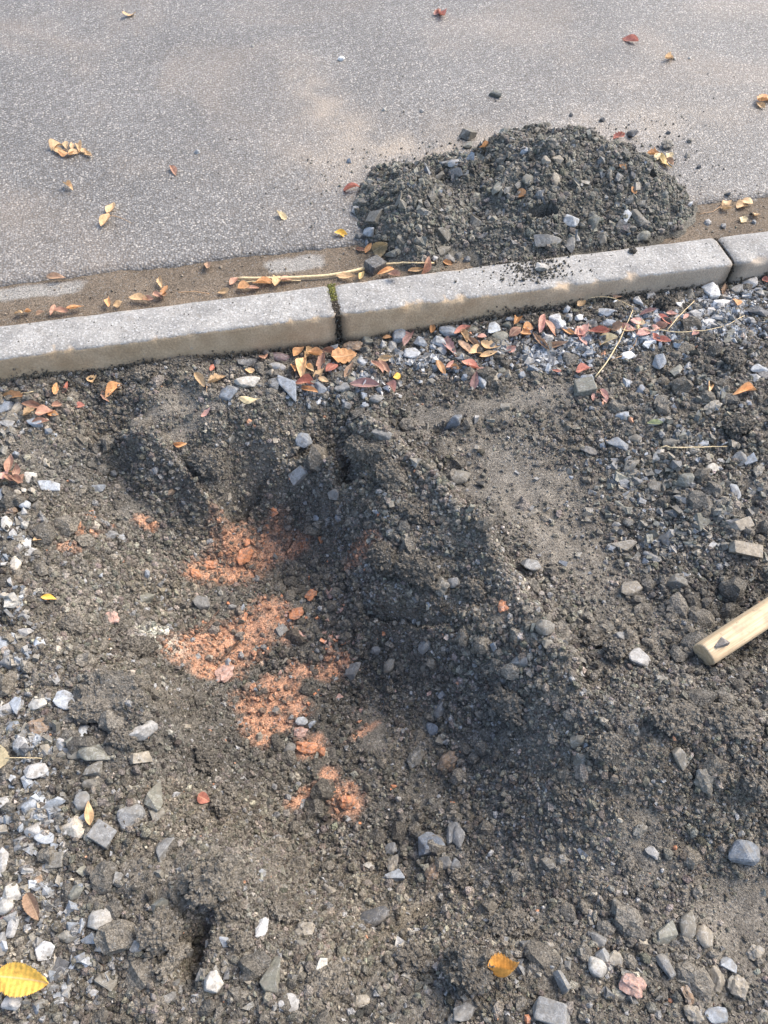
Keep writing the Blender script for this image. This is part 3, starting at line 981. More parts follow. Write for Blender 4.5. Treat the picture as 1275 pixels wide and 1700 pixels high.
Z = [gravel_zone([(700,600,110,30),(820,580,120,36),(950,570,110,40),(1080,550,120,36),(1200,520,90,40),(600,630,70,34),(520,650,60,30)], 2600, .0052, {'blue': 4, 'lightblue': 2.5, 'grey': 3, 'light': 1.2, 'dark': 1.5, 'soil': 2, 'white': .5}, 1),
     gravel_zone([(900,590,60,30),(960,575,60,25),(1080,530,70,22),(1190,505,70,22),(1240,490,40,18),(1150,545,60,16),(1220,550,60,20),(1060,560,60,16)], 2100, .0050, {'lightblue': 3, 'light': 2, 'white': 2, 'blue': 2}, 2),
     gravel_zone([(30,900,45,60),(25,1000,40,60),(30,1100,45,60),(60,1230,70,70),(70,1350,80,70),(70,1480,80,70),(90,1620,100,70),(20,700,50,40)], 1300, .0054, {'blue': 2.5, 'lightblue': 2, 'grey': 3, 'light': 1.5, 'pale': .8, 'tan': 1.5, 'soil': 3, 'dark': 1}, 3),
     gravel_zone([(1050,800,120,70),(1150,730,130,60),(1200,850,90,90),(1100,900,120,60),(1180,640,100,50)], 1500, .0058, {'grey': 3, 'soil': 5, 'olive': 3, 'blue': 1.4, 'light': .5, 'tan': 1.5}, 4),
     gravel_zone([(640,850,640,850)], 1100, .005, {'soil': 5, 'olive': 3, 'grey': 2.5, 'tan': 1.5, 'blue': .7, 'light': .3}, 5),
     gravel_zone([(560,1060,120,220),(470,1000,120,120)], 150, .0045, {'orange': 1.6, 'pink': 1.2, 'soil': .5}, 6),
     gravel_zone([(350,1620,300,80),(900,1600,350,100)], 160, .0065, {'soil': 4, 'tan': 3, 'grey': 3, 'light': .6}, 7)]
P, r, t = (np.concatenate([z[i] for z in Z]) for i in range(3))
o = scatter('gravel', P, r, t, M_GRAVEL, chips=True)
tag(o, 'small crushed gravel mixed into the soil and along the kerb', 'gravel', kind='stuff')
# gravel in the heap and a few chips strewn round it
n = 1500
x, y = rng.uniform(.02, 1.18, n), rng.uniform(KERB_W + .01, .70, n)
kk = mound_z(x, y) > -.01
x, y = x[kk], y[kk]
r = np.clip(np.exp(rng.normal(math.log(.0068), .42, len(x))), .004, .018)
P = np.stack([x, y, mound_z(x, y) + r * rng.uniform(-.2, .45, len(x))], -1)
pc = np.array([STONE_COL[a] for a in ('soil', 'olive', 'grey', 'dark', 'blue')]) * 1.0
o = scatter('gravel', P, r, pc[rng.choice(5, len(x), p=[.45, .2, .2, .1, .05])] * rng.uniform(.7, 1.3, (len(x), 1)), M_GRAVEL, mound, chips=True)
o['kind'] = 'stuff'

# ------------------------------------------------------------------ placing single things on the ground
def frame_at(px, py, ang, tilt=0.0, lim=1.3):
    """spot, metres per picture unit, and a 3x3 frame whose x axis runs along the picture angle ang over the ground"""
    P, t = hit(px, py)
    P, t = P[0], t[0]
    n = normal_at(P[0], P[1]) if not (-.03 < P[1] < KERB_W + .015) else np.array([0, 0, 1.0])
    n = n + rng.normal(0, tilt, 3) * np.array([1, 1, 0])
    n[2] = max(n[2], .35)
    n /= np.linalg.norm(n)
    v = P - CAM
    v /= np.linalg.norm(v)
    a = math.radians(ang)
    e = RT * math.cos(a) + UP * math.sin(a)
    d = e - v * (e @ n) / (v @ n)
    k = min(np.linalg.norm(d), lim)
    d = d - n * (d @ n)
    d /= np.linalg.norm(d)
    w = np.cross(n, d)
    e2 = -RT * math.sin(a) + UP * math.cos(a)
    d2 = e2 - v * (e2 @ n) / (v @ n)
    k2 = min(np.linalg.norm(d2), lim)
    return P, t / F_PX, np.stack([d, w, n], 1), k, k2, n

def set_pose(o, P, R, s):
    M = Matrix(((R[0, 0] * s[0], R[0, 1] * s[1], R[0, 2] * s[2], P[0]), (R[1, 0] * s[0], R[1, 1] * s[1], R[1, 2] * s[2], P[1]),
                (R[2, 0] * s[0], R[2, 1] * s[1], R[2, 2] * s[2], P[2]), (0, 0, 0, 1)))
    o.matrix_world = M

# ------------------------------------------------------------------ words that tell a thing from its neighbours
MARKS = [(550,500,'the mossy kerb joint'),(1208,415,'the right kerb joint'),(590,345,"the heap's left end"),(775,235,"the heap's upper left edge"),(925,235,"the heap's peak"),
 (1100,265,"the heap's straw coloured leaf"),(1158,345,"the heap's right end"),(945,395,"the heap's stony foot"),(730,415,"the heap's left foot"),(898,447,'the soil spilt on the kerb'),
 (500,463,'the long straw in the gutter'),(120,252,'the compound leaf on the road'),(180,365,'the two part leaf on the road'),(545,180,'the sandy road stain'),
 (530,610,'the leaf pile under the joint'),(345,638,'the paired tan leaflets'),(25,790,'the red brown leaf cluster'),(70,690,'the leaf pile at the left kerb foot'),
 (751,703,'the striped blue stone'),(968,648,'the square olive block'),(997,660,'the pink three part leaf'),(1178,486,'the big white wedge stone'),(1148,747,'the pale grass stalk'),
 (1232,656,'the curled leaf at right'),(1175,1080,'the end of the wooden handle'),(830,580,'the kerb foot leaves'),(1060,550,'the pale pink leaf litter'),
 (200,755,'the dark notch in the far bank'),(585,800,'the dark cavity under the ridge'),(400,925,'the upper orange clay patch'),(380,1060,'the middle orange clay patch'),(445,1180,'the lower orange clay patch'),
 (500,1325,'the lowest orange streak'),(577,1332,'the orange lump at the pit end'),(655,1020,'the earth ledge in the pit'),(190,1165,'the flat earth slab'),(330,1326,'the red leaflet'),
 (149,1353,'the folded tan leaf'),(345,1475,'the big clod by the cleft'),(45,1621,'the yellow leaf'),(56,1510,'the toothed brown leaf'),(835,1628,'the curled golden leaf'),
 (784,1615,'the large dark clod'),(623,1526,'the dark wet stone'),(1049,1635,'the pink orange lump'),(5,1262,'the cream leaf at the left edge'),(80,995,'the tiny yellow leaf'),
 (1103,1553,'the olive shard'),(746,1266,'the orange brown lump'),(836,1008,'the orange lump on the ridge'),(1232,1414,'the big stone at right'),(453,1624,'the pear shaped stone'),
 (240,868,'the orange specks up left'),(1200,345,'the round tan leaflets in the gutter'),(80,808,'the left pale wedge stone')]
_labels = {}
def name_place(px, py, skip=''):
    best = sorted(((px - x) ** 2 + (1.3 * (py - y)) ** 2, ph, x, y) for x, y, ph in MARKS if ph != skip)
    d2, ph, x, y = best[0]
    dx, dy = px - x, py - y
    if d2 < 14 ** 2:
        w = 'at'
    elif abs(dx) > 1.15 * abs(dy):
        w = 'right of' if dx > 0 else 'left of'
    else:
        w = 'below' if dy > 0 else 'above'
    return w, ph, d2
ORD = ['', ', second nearest', ', third nearest', ', fourth nearest', ', fifth nearest', ', sixth nearest', ', seventh nearest', ', eighth nearest', ', ninth nearest', ', tenth nearest', ', eleventh nearest', ', twelfth nearest']
PENDING = []
def pend(o, words, px, py, cat, group=None, skip=''):
    w, ph, d2 = name_place(px, py, skip)
    PENDING.append((f'{words} {w} {ph}', d2, o))
    tag(o, None, cat, group)
def settle_labels():
    by = {}
    for lab, d2, o in PENDING:
        by.setdefault(lab, []).append((d2, o))
    for lab, lst in by.items():
        lst.sort(key=lambda q: q[0])
        for k, (d2, o) in enumerate(lst):
            o['label'] = lab + (ORD[k] if len(lst) == 1 or k else ', the nearest')

# ------------------------------------------------------------------ stones
def hull_mesh(name, pts, bevel, mat):
    bm = bmesh.new()
    for p in pts:
        bm.verts.new(p)
    r = bmesh.ops.convex_hull(bm, input=bm.verts)
    bmesh.ops.delete(bm, geom=[g_ for g_ in bm.verts if not g_.link_faces], context='VERTS')
    bmesh.ops.dissolve_limit(bm, angle_limit=math.radians(16), verts=bm.verts, edges=bm.edges)
    if bevel:
        bmesh.ops.bevel(bm, geom=list(bm.edges) + list(bm.verts), offset=bevel, segments=1, affect='EDGES', clamp_overlap=True)
    bmesh.ops.triangulate(bm, faces=bm.faces)
    lo = np.min([v.co for v in bm.verts], axis=0)
    hi = np.max([v.co for v in bm.verts], axis=0)
    for v in bm.verts:
        v.co = Vector((np.array(v.co) - (lo + hi) / 2) / (hi - lo))
    me = bpy.data.meshes.new(name)
    bm.to_mesh(me)
    bm.free()
    me.materials.append(mat)
    return me
def pts_for(shape):
    n = {'c': 15, 'f': 12, 'l': 15, 'w': 13, 'r': 34, 'b': 12}[shape]
    p = rng.normal(size=(n, 3))
    p /= np.linalg.norm(p, axis=1, keepdims=True)
    if shape == 'c':
        p *= rng.uniform(.8, 1.1, (n, 1))
    if shape == 'f':
        p[:, 2] = np.sign(p[:, 2]) * (.8 + .2 * rng.random(n)) * .8
        p[:, :2] *= rng.uniform(.75, 1.15, (n, 1))
    if shape == 'l':
        p[:, 0] = np.sign(p[:, 0]) * np.abs(p[:, 0]) ** .6
    if shape == 'w':
        k = .5 + .5 * p[:, 0]
        p[:, 1] *= .35 + .8 * k
        p[:, 2] *= .35 + .8 * k
        p[:, 0] *= 1.2
    if shape == 'b':
        s = np.array([(i, j, k) for i in (-1, 1) for j in (-1, 1) for k in (-1, 1)], float) + rng.normal(0, .16, (8, 3))
        p = np.vstack([s, p[:3] * 1.2])
    return p
STONES = {s: [hull_mesh('stone', pts_for(s), .10 if s in 'rc' else .08, M_STONE) for _ in range(7)] for s in 'cflwrb'}
for me in STONES['r']:
    me.polygons.foreach_set('use_smooth', [True] * len(me.polygons))
def knob_mesh(seed):
    bm = bmesh.new()
    bmesh.ops.create_icosphere(bm, subdivisions=3, radius=1)
    v = np.array([p.co for p in bm.verts])
    r = 1 + .42 * vnoise3(v * 1.4 + seed, seed) + .26 * vnoise3(v * 3.3, seed + 1) + .13 * vnoise3(v * 8, seed + 2)
    v = v * r[:, None]
    lo, hi = v.min(0), v.max(0)
    v = (v - (lo + hi) / 2) / (hi - lo)
    for p, q in zip(bm.verts, v):
        p.co = q
    me = bpy.data.meshes.new('stone')
    bm.to_mesh(me)
    bm.free()
    me.materials.append(M_STONE)
    return me
KNOBS = [knob_mesh(500 + k) for k in range(6)]
SHAPE_W = {'c': 'angular stone', 'f': 'flat stone', 'l': 'elongated stone', 'w': 'wedge shaped stone', 'r': 'rounded pebble', 'b': 'blocky stone'}
COL_W = {'blue': 'blue grey', 'lightblue': 'light blue grey', 'grey': 'grey', 'light': 'light grey', 'pale': 'pale', 'white': 'white', 'tan': 'tan', 'soil': 'soil coated', 'olive': 'olive grey',
         'dark': 'dark', 'brown': 'brown', 'orange': 'orange', 'pink': 'pinkish', 'purple': 'purplish', 'cream': 'cream'}
STONE_DATA = """
221 1145 20 18 0 white r|230 1214 62 28 12 light c|159 1251 50 36 -20 olive w|125 1252 28 26 30 soil c|107 1238 34 18 -5 blue f|141 1219 22 26 80 lightblue c|196 1198 27 28 0 grey c|108 1164 35 30 -30 lightblue c|64 1171 29 20 10 pale r|30 1171 26 24 60 lightblue f
10 1179 24 20 60 light f|65 1208 34 30 20 brown c|21 1209 20 20 0 blue c|36 1237 27 25 70 light r|61 1281 40 26 15 light c|46 1301 28 18 -60 lightblue l|232 1258 33 18 8 tan b|257 1328 60 30 58 olive f|257 1353 28 24 40 soil c|158 1279 36 24 35 soil f
151 1301 29 15 8 soil r|137 1330 31 25 75 grey r|216 1356 48 40 60 grey c|126 1377 42 36 0 cream c|171 1387 38 34 -30 grey b|49 1340 26 26 0 lightblue w|6 1333 24 20 30 light r|56 1379 28 26 50 light c|35 1375 18 14 10 blue f|75 1392 30 22 -20 lightblue c
35 1394 24 14 0 grey c|275 1408 52 30 72 grey f|5 1362 20 12 80 light c|167 1527 45 36 28 pale r|76 1577 33 30 10 white c|24 1482 30 30 0 pale c|61 1468 36 20 65 brown f|10 1504 30 24 35 pale r|21 1539 36 17 78 light l|5 1527 16 14 0 purple r
113 1553 33 22 -10 soil c|129 1478 28 26 20 olive w|95 1429 28 24 10 soil b|184 1459 28 16 80 pale c|212 1539 25 11 88 lightblue l|153 1561 24 22 -50 blue f|228 1572 24 24 0 light c|179 1633 42 36 0 soil f|103 1607 34 22 65 dark b|21 1664 34 26 15 light c
68 1666 24 20 -30 soil f|132 1590 20 18 0 blue c|279 1661 27 20 20 grey c|265 1502 30 22 10 olive w|3 1568 40 16 80 grey l|5 1435 54 16 85 light l|36 1404 24 20 0 grey c|453 1622 64 38 72 olive w|483 1666 44 32 -10 light c|354 1633 36 30 60 pale c
433 1542 40 24 58 white w|431 1451 18 16 20 lightblue f|623 1526 56 30 22 dark r|530 1610 38 24 80 pale f|503 1568 25 14 5 soil f|506 1547 32 26 0 tan c|372 1563 20 16 -40 lightblue w|658 1460 26 24 -40 lightblue f|655 1435 30 24 60 tan c|613 1438 22 13 0 pale f
650 1410 20 18 0 grey c|600 1663 28 22 10 tan r|547 1477 22 13 -40 tan l|718 1400 42 36 20 blue c|763 1390 36 22 80 grey c|720 1450 32 25 80 brown r|739 1433 24 20 10 grey c|757 1437 20 18 60 grey c|912 1602 25 24 50 blue c|917 1682 64 38 -15 grey b
875 1692 16 14 0 orange c|911 1435 30 17 -30 soil l|936 1428 20 18 0 soil c|814 1418 15 14 0 light c|683 1621 32 18 18 pale c|768 1684 40 28 30 grey c|1232 1414 52 44 10 blue c|1103 1553 48 32 78 olive f|1141 1536 46 28 75 soil r|1167 1556 38 28 -75 tan r
989 1606 38 30 -60 pale r|1021 1597 28 26 30 tan c|1049 1635 44 34 -20 pink c|990 1561 30 22 -30 grey c|1024 1509 34 20 -60 soil c|1083 1414 26 16 -30 light f|1187 1627 42 30 70 tan c|1226 1640 48 34 -55 tan c|1207 1603 28 22 -40 lightblue f|1188 1688 40 26 0 blue c
1253 1582 30 26 0 tan c|1140 1652 34 18 -65 brown c|1104 1605 44 20 -58 grey l|1150 1685 38 26 -35 tan c|1266 1689 28 20 60 tan c|1111 1661 10 9 0 orange c|1120 1408 10 8 0 orange r|1028 1653 22 20 0 soil r|746 1266 34 32 20 brown c|719 1211 28 20 -15 blue f
753 1338 17 14 -30 orange c|1130 1259 36 20 -60 tan l|1166 1293 44 30 -65 soil c|960 1227 26 22 40 tan c|965 1264 26 20 60 soil c|1060 1377 26 20 55 soil c|692 1261 40 26 75 soil c|732 1176 26 20 70 grey c|751 1174 14 12 0 tan r|756 1385 40 24 75 grey c
751 703 38 22 38 blue f|632 722 32 20 -10 grey c|764 793 34 24 5 soil c|881 942 32 26 0 grey c|836 1008 22 20 60 orange c|904 1045 30 28 0 soil r|910 1071 20 18 0 soil c|865 1100 28 22 10 grey c|1029 1058 20 16 0 grey c|1008 1045 22 18 30 soil c
1059 1098 38 32 20 light c|1045 979 36 24 10 tan c|1124 968 36 28 -20 soil c|1082 926 30 14 -30 grey l|1034 905 40 20 -15 tan f|1238 915 52 22 -10 tan b|1230 873 36 18 22 tan b|648 1106 28 18 52 tan r|706 1071 24 19 60 grey c|624 1079 18 16 0 grey c
732 973 28 26 60 soil c|753 968 20 18 0 grey r|1180 780 29 18 22 pale r|1217 815 28 18 -70 lightblue c|1166 738 20 14 20 white w|1092 756 26 18 40 pale w|976 751 32 19 -5 dark c|1026 738 34 20 -10 blue f|1000 743 22 10 15 blue f|1034 693 22 14 -10 pale w
1113 735 28 20 20 soil c|1053 730 24 17 0 soil r|1137 799 30 24 0 olive c|1166 865 30 26 30 olive w|1227 764 24 22 40 grey c|1034 844 34 11 -38 olive l|1042 868 18 16 0 soil r|1023 873 18 14 0 grey r|1087 809 28 19 10 soil f|1047 772 28 18 20 tan f
1058 788 24 18 -10 soil f|968 648 34 30 10 olive b|838 677 20 16 20 soil w|1259 783 36 18 85 soil c|663 559 30 22 65 blue c|683 592 30 28 20 lightblue c|748 553 34 23 -15 blue c|699 569 22 18 -20 blue c|783 549 22 15 0 olive r|818 548 26 20 40 lightblue w
842 541 18 13 -10 olive c|829 560 28 18 5 olive r|732 569 26 18 -20 lightblue c|732 583 20 18 70 light c|652 578 20 18 60 grey w|925 535 30 24 -30 white c|940 516 22 11 15 white f|944 529 18 14 0 light c|873 539 18 12 10 light c|909 564 20 19 0 light c
871 584 17 14 20 lightblue b|892 588 20 8 0 lightblue f|866 625 18 14 70 blue f|801 632 28 22 -60 lightblue c|821 632 26 13 80 tan l|831 619 18 14 60 olive c|916 608 23 14 15 lightblue f|718 578 16 14 0 lightblue c|882 615 18 15 10 blue c|772 629 17 14 0 blue f
718 628 14 18 0 blue f|1178 486 36 30 70 white w|1200 505 37 18 14 white f|1088 532 25 19 -20 white f|1060 504 22 14 -50 white l|1080 490 27 13 32 light f|1091 507 22 16 42 light c|1145 488 26 15 80 soil w|1124 509 18 16 0 white c|1004 522 30 17 -5 lightblue c
1011 540 31 17 5 lightblue r|960 529 22 10 75 white l|983 542 19 15 0 dark c|1021 505 24 11 -5 white f|1053 517 17 11 60 light w|1132 528 17 12 -10 white r|1174 538 20 15 0 white c|1192 528 20 14 -10 light c|1153 525 20 18 0 light c|1245 472 26 20 40 light c
1222 483 22 15 20 grey c|1258 518 34 17 -5 dark f|1246 532 24 10 -10 light f|1266 487 20 14 0 olive c|1229 507 19 13 -10 light r|1178 518 20 15 15 light c|1208 563 36 12 68 olive l|1095 604 28 20 75 blue c|1140 613 26 13 65 light w|1133 647 26 13 75 lightblue w
1040 637 18 14 45 lightblue f|1066 651 22 18 -40 blue f|1259 614 30 17 5 lightblue c|1266 624 24 16 -20 dark c|1251 630 22 12 -20 light f|1040 593 28 17 -10 white f|974 630 24 15 10 blue r|1033 692 22 16 10 lightblue c|1182 676 30 18 35 tan c|1242 671 14 9 30 white f
1090 702 34 10 15 blue l|979 589 20 14 -10 blue f|1121 618 24 18 60 olive c|410 636 40 19 2 pale c|379 655 36 23 15 blue f|478 648 46 27 -78 blue f|409 602 32 18 10 dark c|464 595 35 16 -8 purple r|461 610 28 15 -5 light r|450 620 17 15 0 tan r
554 581 19 15 20 lightblue c|585 578 35 20 10 brown r|599 603 22 20 0 lightblue c|609 569 18 16 0 olive b|636 575 17 15 0 light c|531 646 24 21 -20 blue c|568 644 26 15 5 grey c|565 629 15 13 40 light c|584 630 20 17 60 olive c|605 626 17 14 -20 lightblue c
529 668 15 10 10 white c|577 674 18 15 60 grey c|561 660 16 9 80 blue w|513 674 18 12 70 blue f|579 657 24 14 0 olive c|606 675 18 11 -20 lightblue f|361 603 17 13 0 grey c|455 640 25 20 0 grey f|625 665 22 19 10 grey r|80 808 41 23 -18 lightblue w
47 795 28 21 -10 pale c|4 819 26 14 70 lightblue c|53 815 15 13 0 cream c|29 819 17 10 -15 cream c|40 816 15 9 -70 pale c|28 756 26 9 18 blue f|11 872 26 18 80 pale c|41 840 19 17 -30 lightblue r|41 852 20 11 0 light c|42 874 26 9 -65 pale l
46 900 23 17 65 white w|19 849 21 14 5 brown r|73 865 18 13 -40 grey c|201 892 22 14 75 lightblue w|186 890 22 18 0 grey c|141 894 16 16 0 grey w|162 811 25 15 15 blue c|188 787 31 8 0 grey f|154 947 19 6 -22 white f|166 955 23 8 5 lightblue l
141 966 15 8 50 light f|245 955 22 10 -10 blue l|242 991 25 18 20 olive c|186 1026 22 19 -60 pink r|27 938 27 18 70 cream c|6 972 16 12 40 pale c|8 990 20 18 -30 cream c|38 986 15 11 45 light r|5 1071 34 17 80 lightblue c|22 1062 24 16 -50 lightblue c
41 1053 25 17 -10 light c|14 1098 28 25 0 grey c|27 1088 20 10 40 blue f|285 818 17 14 0 brown c|504 733 27 25 0 blue r|457 733 15 13 0 tan r|499 788 30 19 40 light b|331 1002 30 22 -20 grey c|557 821 20 18 0 grey c|562 861 20 12 70 blue w
525 861 16 13 -50 blue w|12 678 27 22 50 blue c|30 682 24 20 60 tan c|12 705 27 17 5 light c|60 703 25 15 -15 blue c|80 718 16 12 40 blue f|492 1020 27 19 40 orange c|517 989 20 17 50 orange c|552 985 23 20 0 pink c|412 901 19 12 -30 orange c
323 953 20 15 -30 orange c|348 939 23 14 0 orange c|404 922 34 24 55 orange f|533 896 13 12 0 orange r|373 1119 38 26 40 pink f|586 1110 32 20 60 grey c|464 1047 20 15 40 grey b|385 1008 17 13 0 grey c|403 1011 22 8 0 blue l|500 1198 20 14 0 lightblue r
518 1202 17 14 0 blue c|509 1242 34 21 -5 orange c|535 1248 17 15 0 orange r|479 1244 25 17 40 grey r|461 1238 25 13 10 grey r|500 1217 26 19 20 pink c|577 1332 26 23 0 orange c|355 1280 15 6 -35 white l|307 1208 22 13 -15 tan c|662 1327 19 10 -20 light f
532 1092 12 11 0 grey r|495 1302 13 11 0 light r|1155 1084 0 0 0 soil c"""
HEAP_DATA = """
775 229 20 18 0 soil b|777 245 20 13 -10 olive c|754 273 20 14 0 light r|758 288 26 14 0 grey c|599 337 30 15 -10 soil c|591 351 18 14 70 light c|625 364 22 22 0 soil b|616 387 31 16 -5 lightblue c|644 349 16 14 40 olive r|703 354 22 14 0 soil f
716 323 26 14 75 soil c|773 376 14 12 0 soil c|736 390 31 21 -30 soil f|692 403 20 14 0 soil c|652 421 26 13 10 olive c|734 416 30 18 30 soil c|723 430 20 9 -10 light f|744 432 21 15 -30 grey c|761 427 20 9 -80 soil l|775 433 17 12 80 blue c
783 398 15 12 0 tan c|791 329 25 9 -18 olive f|826 315 24 15 65 olive c|844 260 15 13 0 soil c|871 254 15 12 10 lightblue w|861 310 15 14 0 soil c|878 300 20 15 60 soil c|841 319 20 13 0 soil c|621 447 27 23 30 dark b|595 394 17 14 0 grey c
609 405 17 8 0 blue f|830 270 26 17 20 soil c|832 283 18 15 0 olive c|1050 226 22 15 -40 dark c|1109 222 12 9 0 dark c|1106 244 20 17 20 soil c|1144 236 12 11 0 soil r|1140 261 14 10 60 soil c|1159 280 12 8 0 dark f|1026 241 28 13 0 tan r
906 270 20 15 80 tan c|925 268 19 15 0 tan c|920 299 22 17 70 tan r|876 300 19 17 60 olive r|917 367 24 15 0 grey b|947 368 26 21 0 lightblue c|983 374 36 21 75 olive f|1039 360 29 15 78 lightblue f|1058 364 33 17 -48 soil l|1033 376 25 14 -25 dark b
910 401 43 19 -5 grey w|944 406 27 18 75 grey c|958 398 19 11 60 light w|999 396 23 17 60 soil w|1050 382 18 15 40 soil c|1067 393 20 16 0 olive c|1063 340 19 13 -30 soil c|1026 299 21 13 80 grey b|1050 295 18 13 -40 dark c|1072 311 15 13 40 soil w
871 268 16 13 0 olive c|1144 342 13 11 -30 white c|1174 372 19 9 0 light c|1200 377 12 9 0 light r|1251 370 12 9 0 lightblue r|1208 324 17 7 -5 dark f|898 447 20 17 0 pale c|1010 292 18 15 60 soil c|971 282 16 14 20 soil r|918 241 20 18 0 soil c
884 347 28 17 80 blue c|895 326 21 12 0 grey c|825 160 20 14 -10 olive c|567 100 11 9 0 white r|328 255 13 9 0 lightblue c|638 184 9 7 0 pale r|420 78 13 6 10 pale f|1000 201 13 9 -20 dark c|580 270 13 9 0 blue c|947 193 9 7 0 dark c|1145 97 8 6 0 pale r|700 186 12 5 0 light f|1120 99 8 6 0 pale r"""
def parse(s):
    for tok in s.replace('\n', '|').split('|'):
        q = tok.split()
        if len(q) == 7 and float(q[2]) > 0:
            yield float(q[0]), float(q[1]), float(q[2]), float(q[3]), float(q[4]), q[5], q[6]
SPECIAL = {(751,703): 'striped blue grey flat stone half out of its socket', (968,648): 'square olive grey block with a red leaf on it', (1178,486): 'big white wedge stone against the kerb foot',
 (623,1526): 'dark wet rounded stone at the near end of the pit', (453,1622): 'pear shaped olive grey stone near the bottom edge', (1103,1553): 'thin upright olive shard at lower right',
 (1049,1635): 'knobbly pink orange lump near the bottom right', (746,1266): 'orange brown lump on the near pit slope', (836,1008): 'orange lump lying on the ridge right of the pit',
 (1232,1414): 'big blue grey stone by the right edge, lower down', (577,1332): 'orange lump at the near end of the pit', (898,447): 'single pale stone lying on the kerb top', (80,808): 'pale blue grey wedge stone by the left edge',
 (433,1542): 'bright white shard standing out of the soil left of the wet stone', (221,1145): 'white pebble lying on the flat earth slab', (621,447): 'dark square stone in the gutter beside the straw end',
 (825,160): 'olive stone lying alone on the road above the heap', (567,100): 'white pebble on the road left of the heap, farthest up'}
n_st = 0
SOILED = {'soil', 'olive', 'tan', 'grey', 'brown'}
def put_stone(x, y, L, W, ang, c, sh, heap=False, z_add=0.0):
    global n_st
    P, s, R, k, k2, nrm = frame_at(x, y, ang, .14, 1.12)
    o = bpy.data.objects.new('stone', KNOBS[int(rng.integers(6))] if c in ('orange', 'pink', 'brown') or (c in ('soil', 'tan') and sh == 'c' and rng.random() < .5) else STONES[sh][int(rng.integers(7))])
    l, w = L * s * k, W * s * min(k2, 1.0)
    h = {'f': .5, 'c': .72, 'l': .85, 'w': .75, 'r': .7, 'b': .8}[sh] * w
    sink = .2 if sh != 'f' else .36
    if P[1] > KERB_W and not heap:
        sink = .4
    if P[1] > KERB_W and surf(P[0], P[1]) < ROAD_Z + .004 or 0 < P[1] < KERB_W:
        sink = .42
    flip = rng.random() < .5
    if flip:
        R = R * np.array([-1, -1, 1])
    set_pose(o, P + nrm * (h * sink + z_add), R, (l * 1.08, w * 1.08, h))
    cc = np.array(STONE_COL[c]) * rng.uniform(.85, 1.15)
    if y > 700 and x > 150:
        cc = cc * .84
    if heap and c in ('soil', 'olive', 'grey', 'dark', 'tan'):
        cc = cc * .78
    o.color = (*cc, 1)
    link(o)
    key = (int(x), int(y))
    if key in SPECIAL:
        tag(o, SPECIAL[key], 'stone')
    else:
        size = 'large' if L >= 40 else 'medium' if L >= 24 else 'small' if L >= 15 else 'tiny'
        pend(o, f'{size} {COL_W[c]} {SHAPE_W[sh]}', x, y, 'stone', 'stones of the heap and road' if heap else 'stones lying in the soil')
    n_st += 1
    return o
# the larger stones stand as single things; the smallest go together into one object
ALL = [(q, False) for q in parse(STONE_DATA)] + [(q, True) for q in parse(HEAP_DATA)]
by_size = sorted(ALL, key=lambda e: -(e[0][2] * e[0][3] * (3 if (int(e[0][0]), int(e[0][1])) in SPECIAL else 1) * (1.6 if e[0][1] < 210 else 1)))
big_ones = {id(e) for e in by_size[:296]}
rest = [e[0] for e in ALL if id(e) not in big_ones]
for e in ALL:
    if id(e) in big_ones:
        put_stone(*e[0], heap=e[1])
Pr, tr_ = hit([q[0] for q in rest], [q[1] for q in rest])
rr = np.array([math.sqrt(q[2] * q[3]) for q in rest]) * tr_ / F_PX * .55
Pr[:, 2] += rr * .25
o = scatter('pebbles', Pr, rr, np.array([STONE_COL[q[5]] for q in rest]) * rng.uniform(.8, 1.1, (len(rest), 1)), M_GRAVEL)
tag(o, 'smaller pebbles and chips between the larger stones', 'gravel', kind='stuff')

# ------------------------------------------------------------------ clods of earth
def noise3(v, f, seed):
    return .6 * vnoise3(v * f + 13.7, seed) + .4 * vnoise3(v * f * 2.1 + 5.1, seed + 3)
def clod_mesh(seed, slab=False):
    bm = bmesh.new()
    bmesh.ops.create_icosphere(bm, subdivisions=4, radius=1)
    v = np.array([p.co for p in bm.verts])
    if slab:
        v[:, 2] = np.sign(v[:, 2]) * np.abs(v[:, 2]) ** .45
        v[:, :2] = np.sign(v[:, :2]) * np.abs(v[:, :2]) ** .7
    r = 1 + .55 * noise3(v, 1.3, seed) + .34 * noise3(v, 3.2, seed + 30) + .26 * noise3(v, 7, seed + 60) + .16 * vnoise3(v * 15, seed + 90)
    v = v * r[:, None]
    lo, hi = v.min(0), v.max(0)
    v = (v - (lo + hi) / 2) / (hi - lo)
    for p, q in zip(bm.verts, v):
        p.co = q
    me = bpy.data.meshes.new('earth_clod')
    bm.to_mesh(me)
    bm.free()
    me.materials.append(M_CLOD)
    return me
CLODS = [clod_mesh(300 + 7 * k) for k in range(6)]
SLABS = [clod_mesh(400 + 7 * k, True) for k in range(2)]
